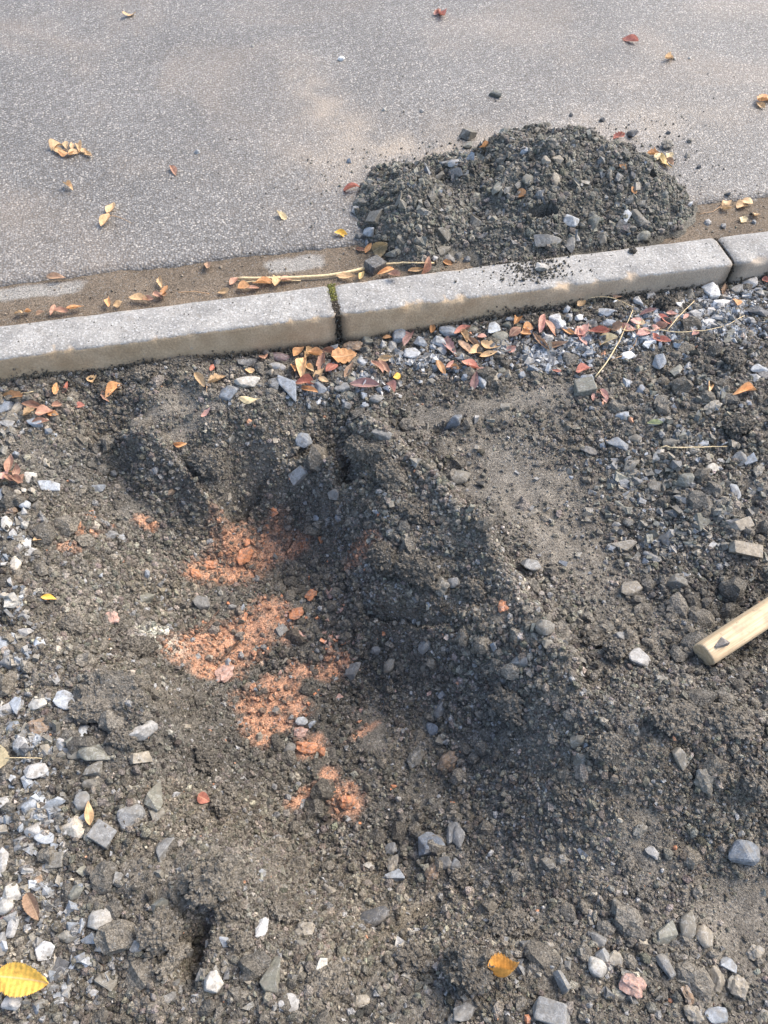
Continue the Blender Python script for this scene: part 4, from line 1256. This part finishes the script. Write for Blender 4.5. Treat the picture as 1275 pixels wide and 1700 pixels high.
CLOD_DATA = [  # x y length width angle height tone slab label
 (192,1160,146,96,-8,.34,1.15,1,'flat earth slab with a white pebble on top, left of the pit'),
 (348,1462,112,74,38,.95,1.15,0,'big upright clod beside the dark cleft'),
 (376,1506,54,44,-35,.7,1.0,0,'small dark clod wedged below the big clod by the cleft'),
 (268,1545,90,66,40,.75,1.1,0,'rounded bank of earth left of the dark cleft'),
 (280,1590,80,30,42,.8,1.2,0,'long narrow clod along the left side of the cleft'),
 (784,1612,86,92,0,.95,.9,0,'large dark clod left of the curled golden leaf'),
 (400,1565,42,34,10,.7,1.1,0,'tan clod next to the bright white shard'),
 (986,1074,44,30,0,.8,.95,0,'leftmost of three clods in front of the ridge'),
 (1023,1087,44,36,10,.8,1.0,0,'middle of three clods in front of the ridge'),
 (765,1458,34,30,0,.8,1.0,0,'small clod right of the orange brown pebble'),
 (333,1271,40,44,0,.8,.8,0,'dark round clod on the left slope above the red leaflet'),
 (361,1342,40,34,-40,.8,1.05,0,'clod just right of the red leaflet'),
 (378,1318,24,24,0,.8,1.15,0,'little pale clod above right of the red leaflet'),
 (322,1366,34,26,10,.7,1.05,0,'crumbly clod below the red leaflet'),
 (1248,1301,48,44,0,.8,1.15,0,'round tan clod by the right edge'),
 (936,1322,36,30,60,.7,.9,0,'dark clod on the right slope of the pit'),
 (1040,1440,38,34,0,.7,1.0,0,'clod streaked with orange right of centre at lower right'),
 (1104,511,34,28,20,.8,.85,0,'dark clod among the white stones at the kerb foot'),
 (1050,418,15,11,0,.8,.8,0,'small dark clod on the kerb top'),
 (345,770,70,46,-20,.6,1.0,0,'crumbly clod below the smooth far bank'),
 (235,625,60,34,15,.5,1.05,0,'low crumbly clod against the kerb foot'),
 (300,605,80,28,8,.5,1.05,0,'crust of clods along the kerb foot'),
 (180,650,40,28,0,.6,1.0,0,'clod left of the smooth far bank'),
 (610,745,76,44,-5,.6,1.0,0,'lumpy clod over the dark cavity'),
 (650,790,60,50,-40,.6,1.05,0,'lumpy clod on the ridge right of the cavity'),
 (690,850,66,46,-40,.55,.9,0,'clod on the upper ridge slope'),
 (700,950,84,54,-35,.55,.85,0,'broad clod above the earth ledge'),
 (640,930,66,46,-40,.55,.85,0,'dark clod above the left part of the ledge'),
 (790,980,50,36,-40,.6,.95,0,'clod on the ridge slope left of the orange lump'),
 (850,1170,70,46,-50,.5,1.0,0,'broad clod on the right pit wall'),
 (230,1075,64,36,12,.6,.95,0,'clod on the left rim behind the flat slab'),
 (120,1040,50,36,-20,.6,1.0,0,'low clod on the left rim'),
 (205,1225,52,40,-30,.5,1.0,0,'clod in front of the flat slab'),
 (470,1520,60,40,-20,.5,1.05,0,'low clod at the near left pit end'),
 (540,1625,80,56,20,.55,1.1,0,'clod with a pale stone in it near the bottom edge'),
 (690,1600,70,50,10,.55,1.0,0,'clod between the wet stone and the large clod'),
 (850,1540,76,50,0,.5,1.1,0,'broad crumbly clod above the golden leaf'),
 (1120,1190,90,60,10,.5,1.1,0,'broad clod on the heap below the wooden handle'),
 (1010,1240,70,46,30,.5,1.1,0,'clod on the left side of the lower right heap'),
 (1210,1200,80,56,-10,.5,1.05,0,'clod below the wooden handle near the right edge'),
 (1215,600,40,34,60,.7,.9,0,'clod near the kerb at the right edge'),
 (1225,710,60,40,10,.6,.9,0,'clod below the curled tan leaf by the right edge'),
]
for x, y, L, W, ang, hk, tone, slab, lab in CLOD_DATA:
    P, s, R, k, k2, nrm = frame_at(x, y, ang, .08, 1.15)
    o = bpy.data.objects.new('earth_clod', (SLABS if slab else CLODS)[int(rng.integers(2 if slab else 6))])
    l, w = L * s * k, W * s * k2
    h = hk * min(l, w)
    set_pose(o, P + nrm * h * (.30 if not slab else .25), R, (l, w, h))
    c = ground_col(np.array([P[0]]), np.array([min(P[1], -.01)]))[0]
    c = np.clip(.35 * c + .65 * np.array([.118, .104, .084]), 0, .2) * tone * (1.0 if y > 560 or y < 500 else .8)
    o.color = (*c, 1)
    link(o)
    tag(o, lab, 'clod', 'clods of earth')
    # crumbs sticking to the clod
    me = o.data
    vs = np.empty(len(me.vertices) * 3)
    me.vertices.foreach_get('co', vs)
    vs = vs.reshape(-1, 3)
    nn = int(np.clip(l * w * 90000, 25, 520))
    pick = vs[rng.integers(0, len(vs), nn)]
    pick = pick[pick[:, 2] > -.2]
    rc = np.clip(np.exp(rng.normal(math.log(.0027), .4, len(pick))), .0015, .007) * (1 if L > 24 else .5)
    Mi = np.stack([R[:, 0] * l, R[:, 1] * w, R[:, 2] * h], 1)
    pw = pick @ Mi.T + (P + nrm * h * (.30 if not slab else .25))
    ch = scatter('crumbs', pw, rc, c * rng.uniform(.75, 1.5, (len(pick), 1)), M_CRUMB)
    ch.parent = o
    ch.matrix_parent_inverse = o.matrix_basis.inverted()
    ch['kind'] = 'stuff'

# ------------------------------------------------------------------ leaves
LEAF_COL = {'tan': (.55, .37, .20), 'orange': (.52, .275, .125), 'red': (.43, .17, .12), 'rb': (.36, .20, .135), 'brown': (.31, .20, .13), 'cream': (.62, .49, .28), 'yellow': (.78, .47, .09),
            'pink': (.52, .29, .23), 'mauve': (.32, .19, .17), 'straw': (.66, .48, .20), 'khaki': (.36, .27, .15), 'green': (.36, .37, .20), 'gold': (.55, .27, .06)}
LEAF_W = {'tan': 'tan', 'orange': 'orange', 'red': 'red', 'rb': 'red brown', 'brown': 'brown', 'cream': 'cream', 'yellow': 'yellow', 'pink': 'pink', 'mauve': 'mauve', 'straw': 'straw coloured', 'khaki': 'khaki', 'green': 'pale green', 'gold': 'golden'}
def leaf_material():
    m, nt, b = new_mat('dry_leaf')
    c = nt.nodes.new('ShaderNodeObjectInfo').outputs['Color']
    pos = obj_pos(nt)
    sep = nt.nodes.new('ShaderNodeSeparateXYZ')
    nt.links.new(pos, sep.inputs[0])
    ab = nt.nodes.new('ShaderNodeMath')
    ab.operation = 'ABSOLUTE'
    nt.links.new(sep.outputs[1], ab.inputs[0])
    wp = geo_pos(nt)
    n1 = noise(nt, 130, 4, .65, wp)
    c = mix(nt, c, grey(nt, ramp(nt, n1, .3, .7, .62, 1.3)), 1.0, 'MULTIPLY')
    c2 = mix(nt, c, (.13, .06, .03), ramp(nt, noise(nt, 260, 3, .6, wp), .62, .72, 0, .4))
    rib = ramp(nt, ab.outputs[0], .012, .035, .5, 0)
    c3 = mix(nt, c2, (.68, .50, .30), rib)
    nt.links.new(c3, b.inputs['Base Color'])
    b.inputs['Roughness'].default_value = .55
    b.inputs['Specular IOR Level'].default_value = .35
    bump(nt, b, n1, .35, .002)
    tr = nt.nodes.new('ShaderNodeBsdfTranslucent')
    nt.links.new(c3, tr.inputs['Color'])
    ms = nt.nodes.new('ShaderNodeMixShader')
    ms.inputs[0].default_value = .22
    nt.links.new(b.outputs[0], ms.inputs[1])
    nt.links.new(tr.outputs[0], ms.inputs[2])
    nt.links.new(ms.outputs[0], nt.nodes['Material Output'].inputs['Surface'])
    return m
M_LEAF = leaf_material()
def leaf_mesh(seed, curl=.2, fold=.2, teeth=0, pleat=0.0, wmax=.5, twist=0.0, nseg=12, broad=False, roll=0.0, skew=0.0, torn=False):
    """unit leaf: x runs 0..1 minus a half from stalk to tip, width fills -0.5..0.5 at its widest"""
    rs = np.random.default_rng(seed)
    u = np.linspace(0, 1, nseg + 1)
    prof = np.sin(np.pi * u ** (.78 if broad else .9)) ** (.72 if broad else .85)
    prof[0] = prof[-1] = .03
    cross = np.array([-1, -.6, -.25, 0, .25, .6, 1.0])
    V = []
    ph = rs.uniform(0, 6)
    for i, t in enumerate(u):
        for c in cross:
            wdt = prof[i]
            if teeth and abs(c) == 1:
                wdt *= 1 + .055 * (1 if i % 2 else -1)
            if torn and abs(c) > .5:
                wdt *= rs.uniform(.72, 1.05)
            yy = c * wdt * wmax + skew * math.sin(math.pi * t)
            zz = fold * abs(yy) * .9 + curl * ((t - .45) ** 2) * 1.2 + .03 * math.sin(5 * t + ph + 3 * c) + pleat * math.sin(t * math.pi * 20 - abs(c) * 3.0) * abs(c) * .05
            zz += roll * (c * wdt) ** 2 * .45
            a = twist * (t - .5)
            y2, z2 = yy * math.cos(a) - zz * math.sin(a), yy * math.sin(a) + zz * math.cos(a)
            V.append((t - .5, y2, z2))
    V = np.array(V)
    V[:, 2] -= V[:, 2].min()
    F = grid_faces(nseg + 1, len(cross))
    me = mesh_np('leaf', V, F, M_LEAF, None, True)
    return me
LEAVES = [leaf_mesh(10 + k, curl=rng.uniform(-.4, 1.0), fold=rng.uniform(.05, .8), twist=rng.uniform(-1.3, 1.3), roll=rng.uniform(-.2, .7), broad=k % 4 == 3, skew=rng.uniform(-.16, .16), torn=(k % 3 == 1)) for k in range(16)]
FLATS = [leaf_mesh(50 + k, curl=rng.uniform(0, .2), fold=rng.uniform(0, .2)) for k in range(3)]
LEAF_DATA = """
215 29 22 7 5 tan|115 313 16 7 -40 tan|287 287 18 7 -62 rb|466 361 21 9 -35 cream|565 390 21 10 -10 yellow|584 317 27 9 15 red|733 28 26 9 -30 red|725 24 14 8 40 pink|1047 70 25 9 -5 red|1108 99 18 7 0 tan|1265 170 24 13 20 orange|1262 178 18 9 -30 tan
94 464 30 9 -5 brown|344 446 19 10 85 brown|269 473 19 9 95 tan|277 490 19 9 58 orange|231 501 29 10 -5 tan|250 501 17 8 -10 rb|263 496 16 9 -45 rb|272 497 14 8 60 brown|183 507 17 8 82 orange|197 507 15 11 20 tan|35 527 10 8 80 tan|48 525 12 9 10 orange|90 520 18 9 75 rb|104 520 22 9 0 rb|126 518 27 7 5 orange|70 523 14 6 20 brown
407 483 19 11 10 orange|375 486 19 9 25 tan|391 474 18 8 40 rb|436 476 31 9 5 orange|461 474 17 14 60 tan|476 472 18 9 0 rb|420 484 18 7 0 rb|575 465 30 9 0 tan|600 463 14 7 60 straw|601 415 16 6 -15 rb|612 412 18 8 60 orange|705 440 30 11 68 rb|640 457 28 9 12 orange|742 438 15 8 -20 orange|690 449 24 7 8 tan|655 462 20 8 5 rb
809 245 22 9 10 orange|867 328 19 11 0 orange|1028 230 17 13 30 red|1033 280 13 9 -30 orange|1050 318 13 10 -60 orange|1201 339 15 10 0 tan|1206 350 19 9 -5 tan|1229 345 14 13 40 tan|1238 338 21 11 -15 tan|1231 367 11 12 60 cream|1252 360 12 9 20 tan
91 653 21 11 86 orange|106 647 20 6 72 red|29 662 31 11 -5 orange|54 673 30 11 -5 rb|52 690 22 10 28 tan|74 690 28 13 5 rb|92 692 19 11 -30 orange|93 676 16 10 10 rb|70 703 28 9 5 rb|135 678 15 8 10 red|190 653 33 13 37 orange|176 658 22 10 -58 rb|160 635 14 10 70 tan|416 668 33 10 -8 cream|347 687 20 8 40 pink|300 736 21 8 0 orange|349 615 11 7 70 red
498 592 22 11 42 orange|510 593 23 13 60 tan|523 595 26 12 0 orange|505 616 33 16 80 tan|491 617 28 9 80 orange|537 606 38 13 76 rb|526 607 20 9 40 rb|553 617 21 15 30 red|533 623 22 13 40 tan|539 634 17 8 -20 tan|546 588 26 9 -20 rb|505 641 31 12 -3 red|515 650 28 9 -16 orange|582 620 28 9 58 brown|516 615 16 10 -40 tan|605 641 46 14 -2 mauve|623 613 26 10 -45 rb|637 610 26 10 -48 rb|640 596 22 12 20 tan|656 626 12 10 20 yellow|647 650 19 8 -45 pink|441 600 23 10 85 rb|416 620 15 9 0 tan|642 564 15 6 0 orange
680 565 36 10 60 mauve|715 551 15 9 80 orange|768 555 28 8 25 red|770 563 22 9 -70 tan|788 570 31 8 -30 brown|813 580 30 15 -20 tan|788 594 24 10 -10 tan|811 592 28 9 15 tan|770 582 30 10 -45 brown|748 582 34 15 -65 mauve|730 613 28 10 -60 orange|748 608 22 9 30 pink|758 615 14 8 -20 orange|777 614 28 13 -20 red|786 634 30 14 86 mauve|799 617 14 10 20 pink|856 538 15 11 60 orange|856 555 22 14 40 rb|873 549 15 11 0 orange|871 559 15 13 10 orange|898 540 30 11 75 pink|908 548 34 11 -55 rb|901 570 37 10 -45 brown|926 575 36 9 10 brown|944 554 22 9 -20 orange|846 580 16 13 40 pink|800 565 15 9 0 pink|923 620 15 5 0 red
963 554 26 16 30 pink|967 566 30 12 -70 pink|991 555 35 10 5 red|1011 566 34 17 5 cream|1019 554 18 15 -40 brown|1042 551 26 12 -35 cream|1056 537 25 10 -12 pink|1060 546 20 12 70 cream|1070 558 28 11 12 pink|1082 549 20 9 -5 pink|1100 549 22 12 30 rb|1098 568 27 9 -10 red|1084 562 14 9 -60 red|1074 522 28 7 20 mauve|1103 533 26 9 -35 red|1113 528 18 8 -10 pink|1140 536 16 8 45 pink|970 620 23 11 12 red|966 511 15 10 30 tan|1024 498 18 5 -5 brown|1205 487 21 8 85 brown|1219 508 15 10 -60 orange|1268 469 11 9 0 red|1153 558 12 9 40 pink|1179 646 25 9 65 tan|1232 656 36 9 12 orange|1088 705 25 8 5 green
62 897 15 8 20 tan|80 995 24 8 -10 yellow"""
for tok in LEAF_DATA.replace('\n', '|').split('|'):
    q = tok.split()
    if len(q) != 6:
        continue
    x, y, L, W, ang = map(float, q[:5])
    P, s, R, k, k2, nrm = frame_at(x, y, ang, .22, 1.45)
    o = bpy.data.objects.new('leaf', LEAVES[int(rng.integers(16))])
    if rng.random() < .5:
        R = R * np.array([-1, -1, 1])
    l, w = L * s * k * 1.1, W * s * k2 * 1.1
    lift = .004 if y > 560 or y < 450 else .005
    if 500 < y < 712 or 455 < y < 535:
        lift = .009
    set_pose(o, P + nrm * lift, R, (l, w, (l * w) ** .5))
    c = np.array(LEAF_COL[q[5]]) * rng.uniform(.9, 1.4)
    o.color = (*c, 1)
    link(o)
    if (x, y) == (970, 620):
        tag(o, 'small red leaflet resting on the square olive block', 'leaf')
    elif (x, y) == (80, 995):
        tag(o, 'tiny yellow leaf on the soil near the left edge', 'leaf')
    elif (x, y) == (1232, 656):
        tag(o, 'curled tan orange leaf by the right edge above the stones', 'leaf')
    else:
        size = 'large' if L >= 30 else 'small' if L < 18 else 'medium'
        pend(o, f'{size} {LEAF_W[q[5]]} {"broad" if W > .52 * L else "narrow"} leaflet', x, y, 'leaf', 'fallen leaflets')

def tube_mesh(name, pts, radii, mat, sides=6, caps=True):
    pts = np.array(pts, float)
    n = len(pts)
    V = []
    for i in range(n):
        d = pts[min(i + 1, n - 1)] - pts[max(i - 1, 0)]
        d /= np.linalg.norm(d) + 1e-9
        a = np.cross(d, [0, 0, 1.0]) if abs(d[2]) < .95 else np.cross(d, [1.0, 0, 0])
        a /= np.linalg.norm(a)
        b2 = np.cross(a, d)
        for k in range(sides):
            t = 2 * math.pi * k / sides
            V.append(pts[i] + radii[i] * (a * math.cos(t) + b2 * math.sin(t)))
    F = []
    for i in range(n - 1):
        for k in range(sides):
            F.append((i * sides + k, i * sides + (k + 1) % sides, (i + 1) * sides + (k + 1) % sides, (i + 1) * sides + k))
    me = bpy.data.meshes.new(name)
    ff = [tuple(f_) for f_ in F]
    if caps:
        ff += [tuple(range(sides))[::-1], tuple(range((n - 1) * sides, n * sides))]
    me.from_pydata([tuple(v) for v in V], [], ff)
    me.polygons.foreach_set('use_smooth', [True] * len(F) + [False] * (len(ff) - len(F)))
    me.materials.append(mat)
    me.update()
    return me

def stem_material(name, c):
    m, nt, b = new_mat(name)
    n1 = noise(nt, 220, 3, .6, geo_pos(nt))
    nt.links.new(mix(nt, c, grey(nt, ramp(nt, n1, .3, .7, .7, 1.25)), 1.0, 'MULTIPLY'), b.inputs['Base Color'])
    b.inputs['Roughness'].default_value = .6
    return m
M_STRAW = stem_material('straw', (.62, .48, .27))
M_STEM = stem_material('leaf_stem', (.40, .25, .13))
M_ROOT = stem_material('root', (.075, .04, .022))

def path_on(pix, lift, n=14):
    pix = np.array(pix, float)
    seg = np.r_[0, np.cumsum(np.linalg.norm(np.diff(pix, axis=0), axis=1))]
    t = np.linspace(0, seg[-1], n)
    px, py = np.interp(t, seg, pix[:, 0]), np.interp(t, seg, pix[:, 1])
    P, tt = hit(px, py)
    z = P[:, 2].copy()
    for _ in range(3):                                     # a stalk bridges the small hollows
        zz = np.r_[z[0], (z[:-2] + z[1:-1] * 2 + z[2:]) / 4, z[-1]]
        z = np.maximum(zz, P[:, 2])
    P[:, 2] = z + lift
    return P

def compound(name, lab, leaflets, stem, colr, cat='leaf', lift=.004, broad=1.0, stem_r=.0011):
    root = bpy.data.objects.new(name, None)
    P0, s0, *_ = frame_at(leaflets[0][0], leaflets[0][1], 0)
    root.location = P0
    root.empty_display_size = .02
    link(root)
    bpy.context.view_layer.update()
    tag(root, lab, cat)
    inv = Matrix.Translation(-Vector(P0))
    for x, y, L, W, ang, c in leaflets:
        P, s, R, k, k2, nrm = frame_at(x, y, ang, .12, 1.4)
        o = bpy.data.objects.new('leaflet', LEAVES[int(rng.integers(16))])
        l, w = L * s * k * 1.08, W * s * k2 * 1.08
        set_pose(o, P + nrm * lift, R, (l, w, (l * w) ** .5))
        mw = o.matrix_world.copy()
        o.color = (*(np.array(LEAF_COL[c]) * rng.uniform(.85, 1.15)), 1)
        link(o, root)
        o.matrix_parent_inverse = Matrix.Identity(4)
        o.matrix_basis = inv @ mw
    if stem:
        pts = path_on(stem, lift + .001, 10) - P0
        link(bpy.data.objects.new('stem', tube_mesh('stem', pts, np.linspace(stem_r, stem_r * .6, len(pts)), M_STEM)), root)
    return root
compound('compound_leaf', 'dry tan compound leaf with paired leaflets lying flat on the road', [(96,248,20,11,30,'tan'),(110,244,20,10,-80,'tan'),(121,247,19,9,-75,'tan'),(131,249,19,10,-78,'tan'),(141,254,14,9,-50,'tan'),(149,259,13,8,-45,'tan'),(98,254,22,9,-35,'tan'),(110,259,24,9,-10,'orange'),(124,258,18,8,15,'tan')], [(86,250),(110,252),(135,256),(154,262)], 'tan')
compound('compound_leaf', 'tan leaf of two leaflets with a thin stem on the road', [(185,350,20,11,55,'tan'),(176,371,23,12,62,'tan')], [(179,360),(195,362),(207,367),(219,373)], 'tan')
compound('compound_leaf', 'straw coloured leaf with an orange leaflet on top of the heap', [(1083,259,19,9,0,'orange'),(1093,263,16,9,50,'cream'),(1103,273,28,8,-62,'straw'),(1109,261,14,9,40,'cream'),(1110,272,16,7,-40,'brown'),(1098,268,18,7,-70,'cream')], [(1085,246),(1092,258),(1100,268)], 'straw')
compound('compound_leaf', 'red brown leaf cluster on the pale stones at the left edge', [(20,780,29,13,78,'rb'),(31,787,21,11,72,'rb'),(27,804,26,10,-25,'rb'),(5,796,22,9,25,'pink'),(38,800,18,9,60,'rb'),(15,802,18,8,-40,'rb')], [(0,800),(14,792),(30,790)], 'rb', lift=.014)
compound('compound_leaf', 'pair of tan leaflets joined on one stem below the kerb', [(333,633,27,12,-55,'tan'),(360,637,31,11,20,'tan')], [(344,644),(344,650),(343,657)], 'tan', lift=.006)
compound('compound_leaf', 'pink three part leaflet beside the square olive block', [(989,661,17,9,55,'pink'),(1001,656,20,10,-45,'pink'),(999,665,15,8,-50,'pink')], [(986,648),(993,655)], 'pink', lift=.006)
compound('compound_leaf', 'pale pink litter leaf with long stems at the kerb foot', [(1046,548,26,12,-30,'pink'),(1066,556,26,10,10,'pink'),(1062,542,16,12,60,'cream')], [(1013,603),(1038,592),(1052,578),(1060,552)], 'pink', lift=.007)

def single_leaf(lab, mesh, x, y, L, W, ang, c, lift=.004, tilt=(0, 0, 0), zs=1.0, name='leaf', stem=None):
    P, s, R, k, k2, nrm = frame_at(x, y, ang, .02, 1.35)
    R = R @ np.array(Matrix.Rotation(tilt[0], 3, 'X') @ Matrix.Rotation(tilt[1], 3, 'Y'))
    l, w = L * s * k, W * s * k2
    root = bpy.data.objects.new(name, None)
    root.location = P
    link(root)
    tag(root, lab, 'leaf')
    o = bpy.data.objects.new('blade', mesh)
    set_pose(o, P + nrm * lift, R, (l, w, zs * (l * w) ** .5))
    mw = o.matrix_world.copy()
    o.color = (*LEAF_COL[c], 1)
    link(o, root)
    o.matrix_basis = Matrix.Translation(-Vector(P)) @ mw
    if stem:
        pts = path_on(stem, lift + .004, 8) - P
        link(bpy.data.objects.new('stem', tube_mesh('stem', pts, np.linspace(.0009, .0006, 8), M_STEM if c != 'cream' else M_STRAW)), root)
    return root
elm = leaf_mesh(71, curl=.12, fold=.25, teeth=1, pleat=.4, nseg=60, broad=True)
elm_dry = leaf_mesh(72, curl=.5, fold=.5, teeth=1, pleat=.8, nseg=44, broad=True, roll=.25)
elm_curl = leaf_mesh(73, curl=1.3, fold=.3, teeth=1, pleat=.25, nseg=44, broad=True, roll=.75)
single_leaf('large yellow toothed leaf with ribs at the lower left edge', elm, 47, 1622, 88, 58, -8, 'yellow', .018, (.15, 0, 0), stem=[(14,1606),(4,1602),(-4,1603)])
single_leaf('toothed brown withered leaf standing among pebbles at lower left', elm_dry, 57, 1511, 50, 26, -65, 'brown', .012, (.3, 0, 0))
single_leaf('curled golden brown leaf beside the large clod at bottom', elm_curl, 836, 1630, 52, 34, 5, 'gold', .016, (-.5, .1, 0), 1.5)
single_leaf('cream leaf at the left edge with its stem pointing right', leaf_mesh(74, curl=.2, fold=.2, broad=True, teeth=1, nseg=14), 2, 1260, 46, 42, 80, 'cream', .012, stem=[(16,1263),(45,1263),(75,1264)])
single_leaf('small bright red leaflet on the left slope of the pit', leaf_mesh(75, curl=.5, fold=.15, broad=True), 331, 1327, 26, 17, -25, 'red', .008, (.5, .3, 0))
single_leaf('folded tan leaf standing upright between stones at left', leaf_mesh(76, curl=.8, fold=.6, twist=.8), 150, 1352, 40, 16, 100, 'tan', .014, (.6, 0, 0))
single_leaf('broad crumpled orange leaf in the leaf pile under the joint', leaf_mesh(77, curl=.4, fold=.2, teeth=1, pleat=.8, broad=True, nseg=14), 571, 598, 42, 26, 5, 'orange', .012)
single_leaf('crumpled khaki leaf at the left foot of the heap', leaf_mesh(78, curl=.7, fold=.6, teeth=1, pleat=.9, broad=True, nseg=14, roll=.4), 634, 410, 28, 24, 30, 'khaki', .006, (.4, 0, 0))

# ------------------------------------------------------------------ straws, stalks and roots
for nm, lab, pix, r0, r1, mat, lift in (
    ('straw', 'long pale straw lying along the gutter behind the kerb', [(390,467),(470,467),(540,463),(580,457),(606,450)], .0032, .0042, M_STRAW, .009),
    ('straw', 'shorter straw in front of the heap behind the kerb', [(634,443),(680,441),(722,441)], .0026, .002, M_STRAW, .008),
    ('straw', 'second thin straw beside the long one in the gutter', [(405,472),(450,470),(500,469)], .0016, .0012, M_STRAW, .006),
    ('stalk', 'thin brown stalk in the gutter left of the long straw', [(296,489),(322,487),(348,491)], .0011, .0009, M_STEM, .006),
    ('stalk', 'thin curved stalk right of the heap in the gutter', [(1160,357),(1182,354),(1196,344)], .001, .0008, M_STEM, .004),
    ('grass_stalk', 'pale dry grass stalk lying straight on the stones at right', [(1094,748),(1150,748),(1204,746)], .0014, .0008, M_STRAW, .010),
    ('stalk', 'long pale stalk leaning left over the leaf litter', [(986,632),(1005,608),(1025,575),(1048,522)], .0016, .0010, M_STRAW, .012),
    ('stalk', 'long thin stalk curving right across the white stones', [(1050,551),(1085,557),(1130,558),(1175,555),(1205,546),(1233,530)], .0012, .0007, M_STRAW, .012),
    ('stalk', 'pale stalk slanting up between the leaf litter and white stones', [(1104,556),(1122,534),(1150,506)], .0013, .0009, M_STRAW, .012),
    ('straw', 'thin straw curving along the kerb foot', [(938,507),(975,499),(1010,498),(1032,506),(1050,515)], .0011, .0008, M_STRAW, .009),
    ('root', 'dark broken root sticking out beside the middle clay patch', [(397,1066),(382,1082),(366,1098)], .0032, .0022, M_ROOT, .004),
    ('root', 'thin dark root above the middle clay patch', [(365,1013),(350,1032),(330,1050),(318,1062)], .0018, .0012, M_ROOT, .003),
    ('root', 'thin dark root on the right of the upper clay patch', [(493,888),(483,905),(474,922)], .0024, .0016, M_ROOT, .003),
    ('straw', 'short straw fragment in the gravel by the left kerb foot', [(10,664),(34,660),(58,655)], .0011, .0009, M_STRAW, .010),
):
    pts = path_on(pix, lift)
    o = bpy.data.objects.new(nm, None)
    o.location = pts[0]
    o = bpy.data.objects.new(nm, tube_mesh(nm, pts - pts[0], np.linspace(r0, r1, len(pts)), mat))
    o.location = pts[0]
    link(o)
    tag(o, lab, {'straw': 'straw', 'stalk': 'stalk', 'grass_stalk': 'grass', 'root': 'root'}[nm])

# ------------------------------------------------------------------ wooden handle of a tool
def wood_material():
    m, nt, b = new_mat('ash_wood')
    pos = obj_pos(nt)
    mp = nt.nodes.new('ShaderNodeMapping')
    mp.inputs['Scale'].default_value = (2.2, 60, 60)
    nt.links.new(pos, mp.inputs[0])
    n1 = noise(nt, 3.4, 6, .65, mp.outputs[0], .8)
    c = mix(nt, (.66, .51, .32), (.44, .305, .17), ramp(nt, n1, .38, .68, 0, 1))
    n2 = noise(nt, 7, 3, .6, pos)
    c = mix(nt, c, grey(nt, ramp(nt, n2, .3, .7, .86, 1.1)), 1.0, 'MULTIPLY')
    c = mix(nt, c, (.22, .16, .10), ramp(nt, noise(nt, 130, 3, .6, pos), .64, .74, 0, .75))
    c = mix(nt, c, (.24, .19, .13), ramp(nt, noise(nt, 24, 4, .65, pos), .56, .74, 0, .55))
    nt.links.new(c, b.inputs['Base Color'])
    b.inputs['Roughness'].default_value = .7
    bump(nt, b, n1, .4, .0015)
    return m
A = hit(1176, 1084)[0][0]
hz = A[2] + .026
A = np.array([A[0], A[1], hz])
v_ = ray(1167., 1088.)
A = CAM + v_ * ((hz - CAM[2]) / v_[2])
v_ = ray(1275., 1017.)
hz2 = hz + .012
B = CAM + v_ * ((hz2 - CAM[2]) / v_[2])
dx_ = (B - A) / np.linalg.norm(B - A)
Ln = .95
seg = [(0, .0205), (.0010, .0218), (.003, .0225), (.010, .0228), (.03, .0229), (.1, .0232), (.22, .0230), (.4, .0220), (.65, .0210), (Ln, .0205)]
hm = tube_mesh('wooden_handle', [(s_, 0, 0) for s_, _ in seg], [r_ for _, r_ in seg], wood_material(), 28)
for v in hm.vertices:                                      # oval with flattened sides
    rr_ = math.hypot(v.co.y, v.co.z)
    if rr_ > 0:
        cy_, cz_ = v.co.y / rr_, v.co.z / rr_
        k_ = (abs(cy_) ** 3 + abs(cz_) ** 3) ** (-1 / 3)
        v.co.y, v.co.z = cy_ * rr_ * k_, cz_ * rr_ * k_
ho = bpy.data.objects.new('wooden_handle', hm)
yv = np.cross([0, 0, 1.0], dx_)
yv /= np.linalg.norm(yv)
zv = np.cross(dx_, yv)
link(ho)
Rh = np.stack([dx_, yv, zv], 1) @ np.array(Matrix.Rotation(.35, 3, 'X'))
set_pose(ho, A, Rh, (1, .96, 1.06))
tag(ho, 'pale wooden tool handle lying on loose soil at the right edge', 'handle')
st = bpy.data.objects.new('stone', STONES['w'][1])
Pst = A + dx_ * .028 + zv * .0275 - yv * .004
set_pose(st, Pst, np.stack([dx_, yv, zv], 1), (.026, .018, .012))
st.color = (.16, .14, .12, 1)
link(st)
tag(st, 'small grey chip of stone lying on the wooden handle', 'stone')

# ------------------------------------------------------------------ moss and dirt in the kerb joints
def joint_fill(x0, name, lab, cat, c, ylo, yhi, zlift, count, mat, rmed):
    y = rng.uniform(ylo, yhi, count)
    x = x0 + rng.normal(0, .0042, count)
    r = np.clip(np.exp(rng.normal(math.log(rmed), .35, count)), .001, .005)
    z = np.where(y < .012, rng.uniform(-.09, -.006, count), -.006 + zlift + rng.uniform(-.004, .003, count))
    yy = np.where(y < .012, rng.uniform(.003, .010, count), y)
    o = scatter(name, np.stack([x, yy, z], -1), r, np.array(c) * rng.uniform(.6, 1.4, (count, 1)), mat)
    tag(o, lab, cat, kind='stuff')
joint_fill(0, 'moss', 'yellow green moss in the kerb joint', 'moss', (.17, .165, .045), .050, .112, .003, 700, M_CRUMB, .0018)
joint_fill(0, 'joint_dirt', 'dark dirt in the near part of the mossy kerb joint', 'dirt', (.055, .045, .033), -.01, .06, .0, 700, M_CRUMB, .0026)
joint_fill(.996, 'joint_dirt', 'dark dirt in the right kerb joint', 'dirt', (.055, .045, .033), -.01, .112, -.004, 500, M_CRUMB, .0022)
settle_labels()
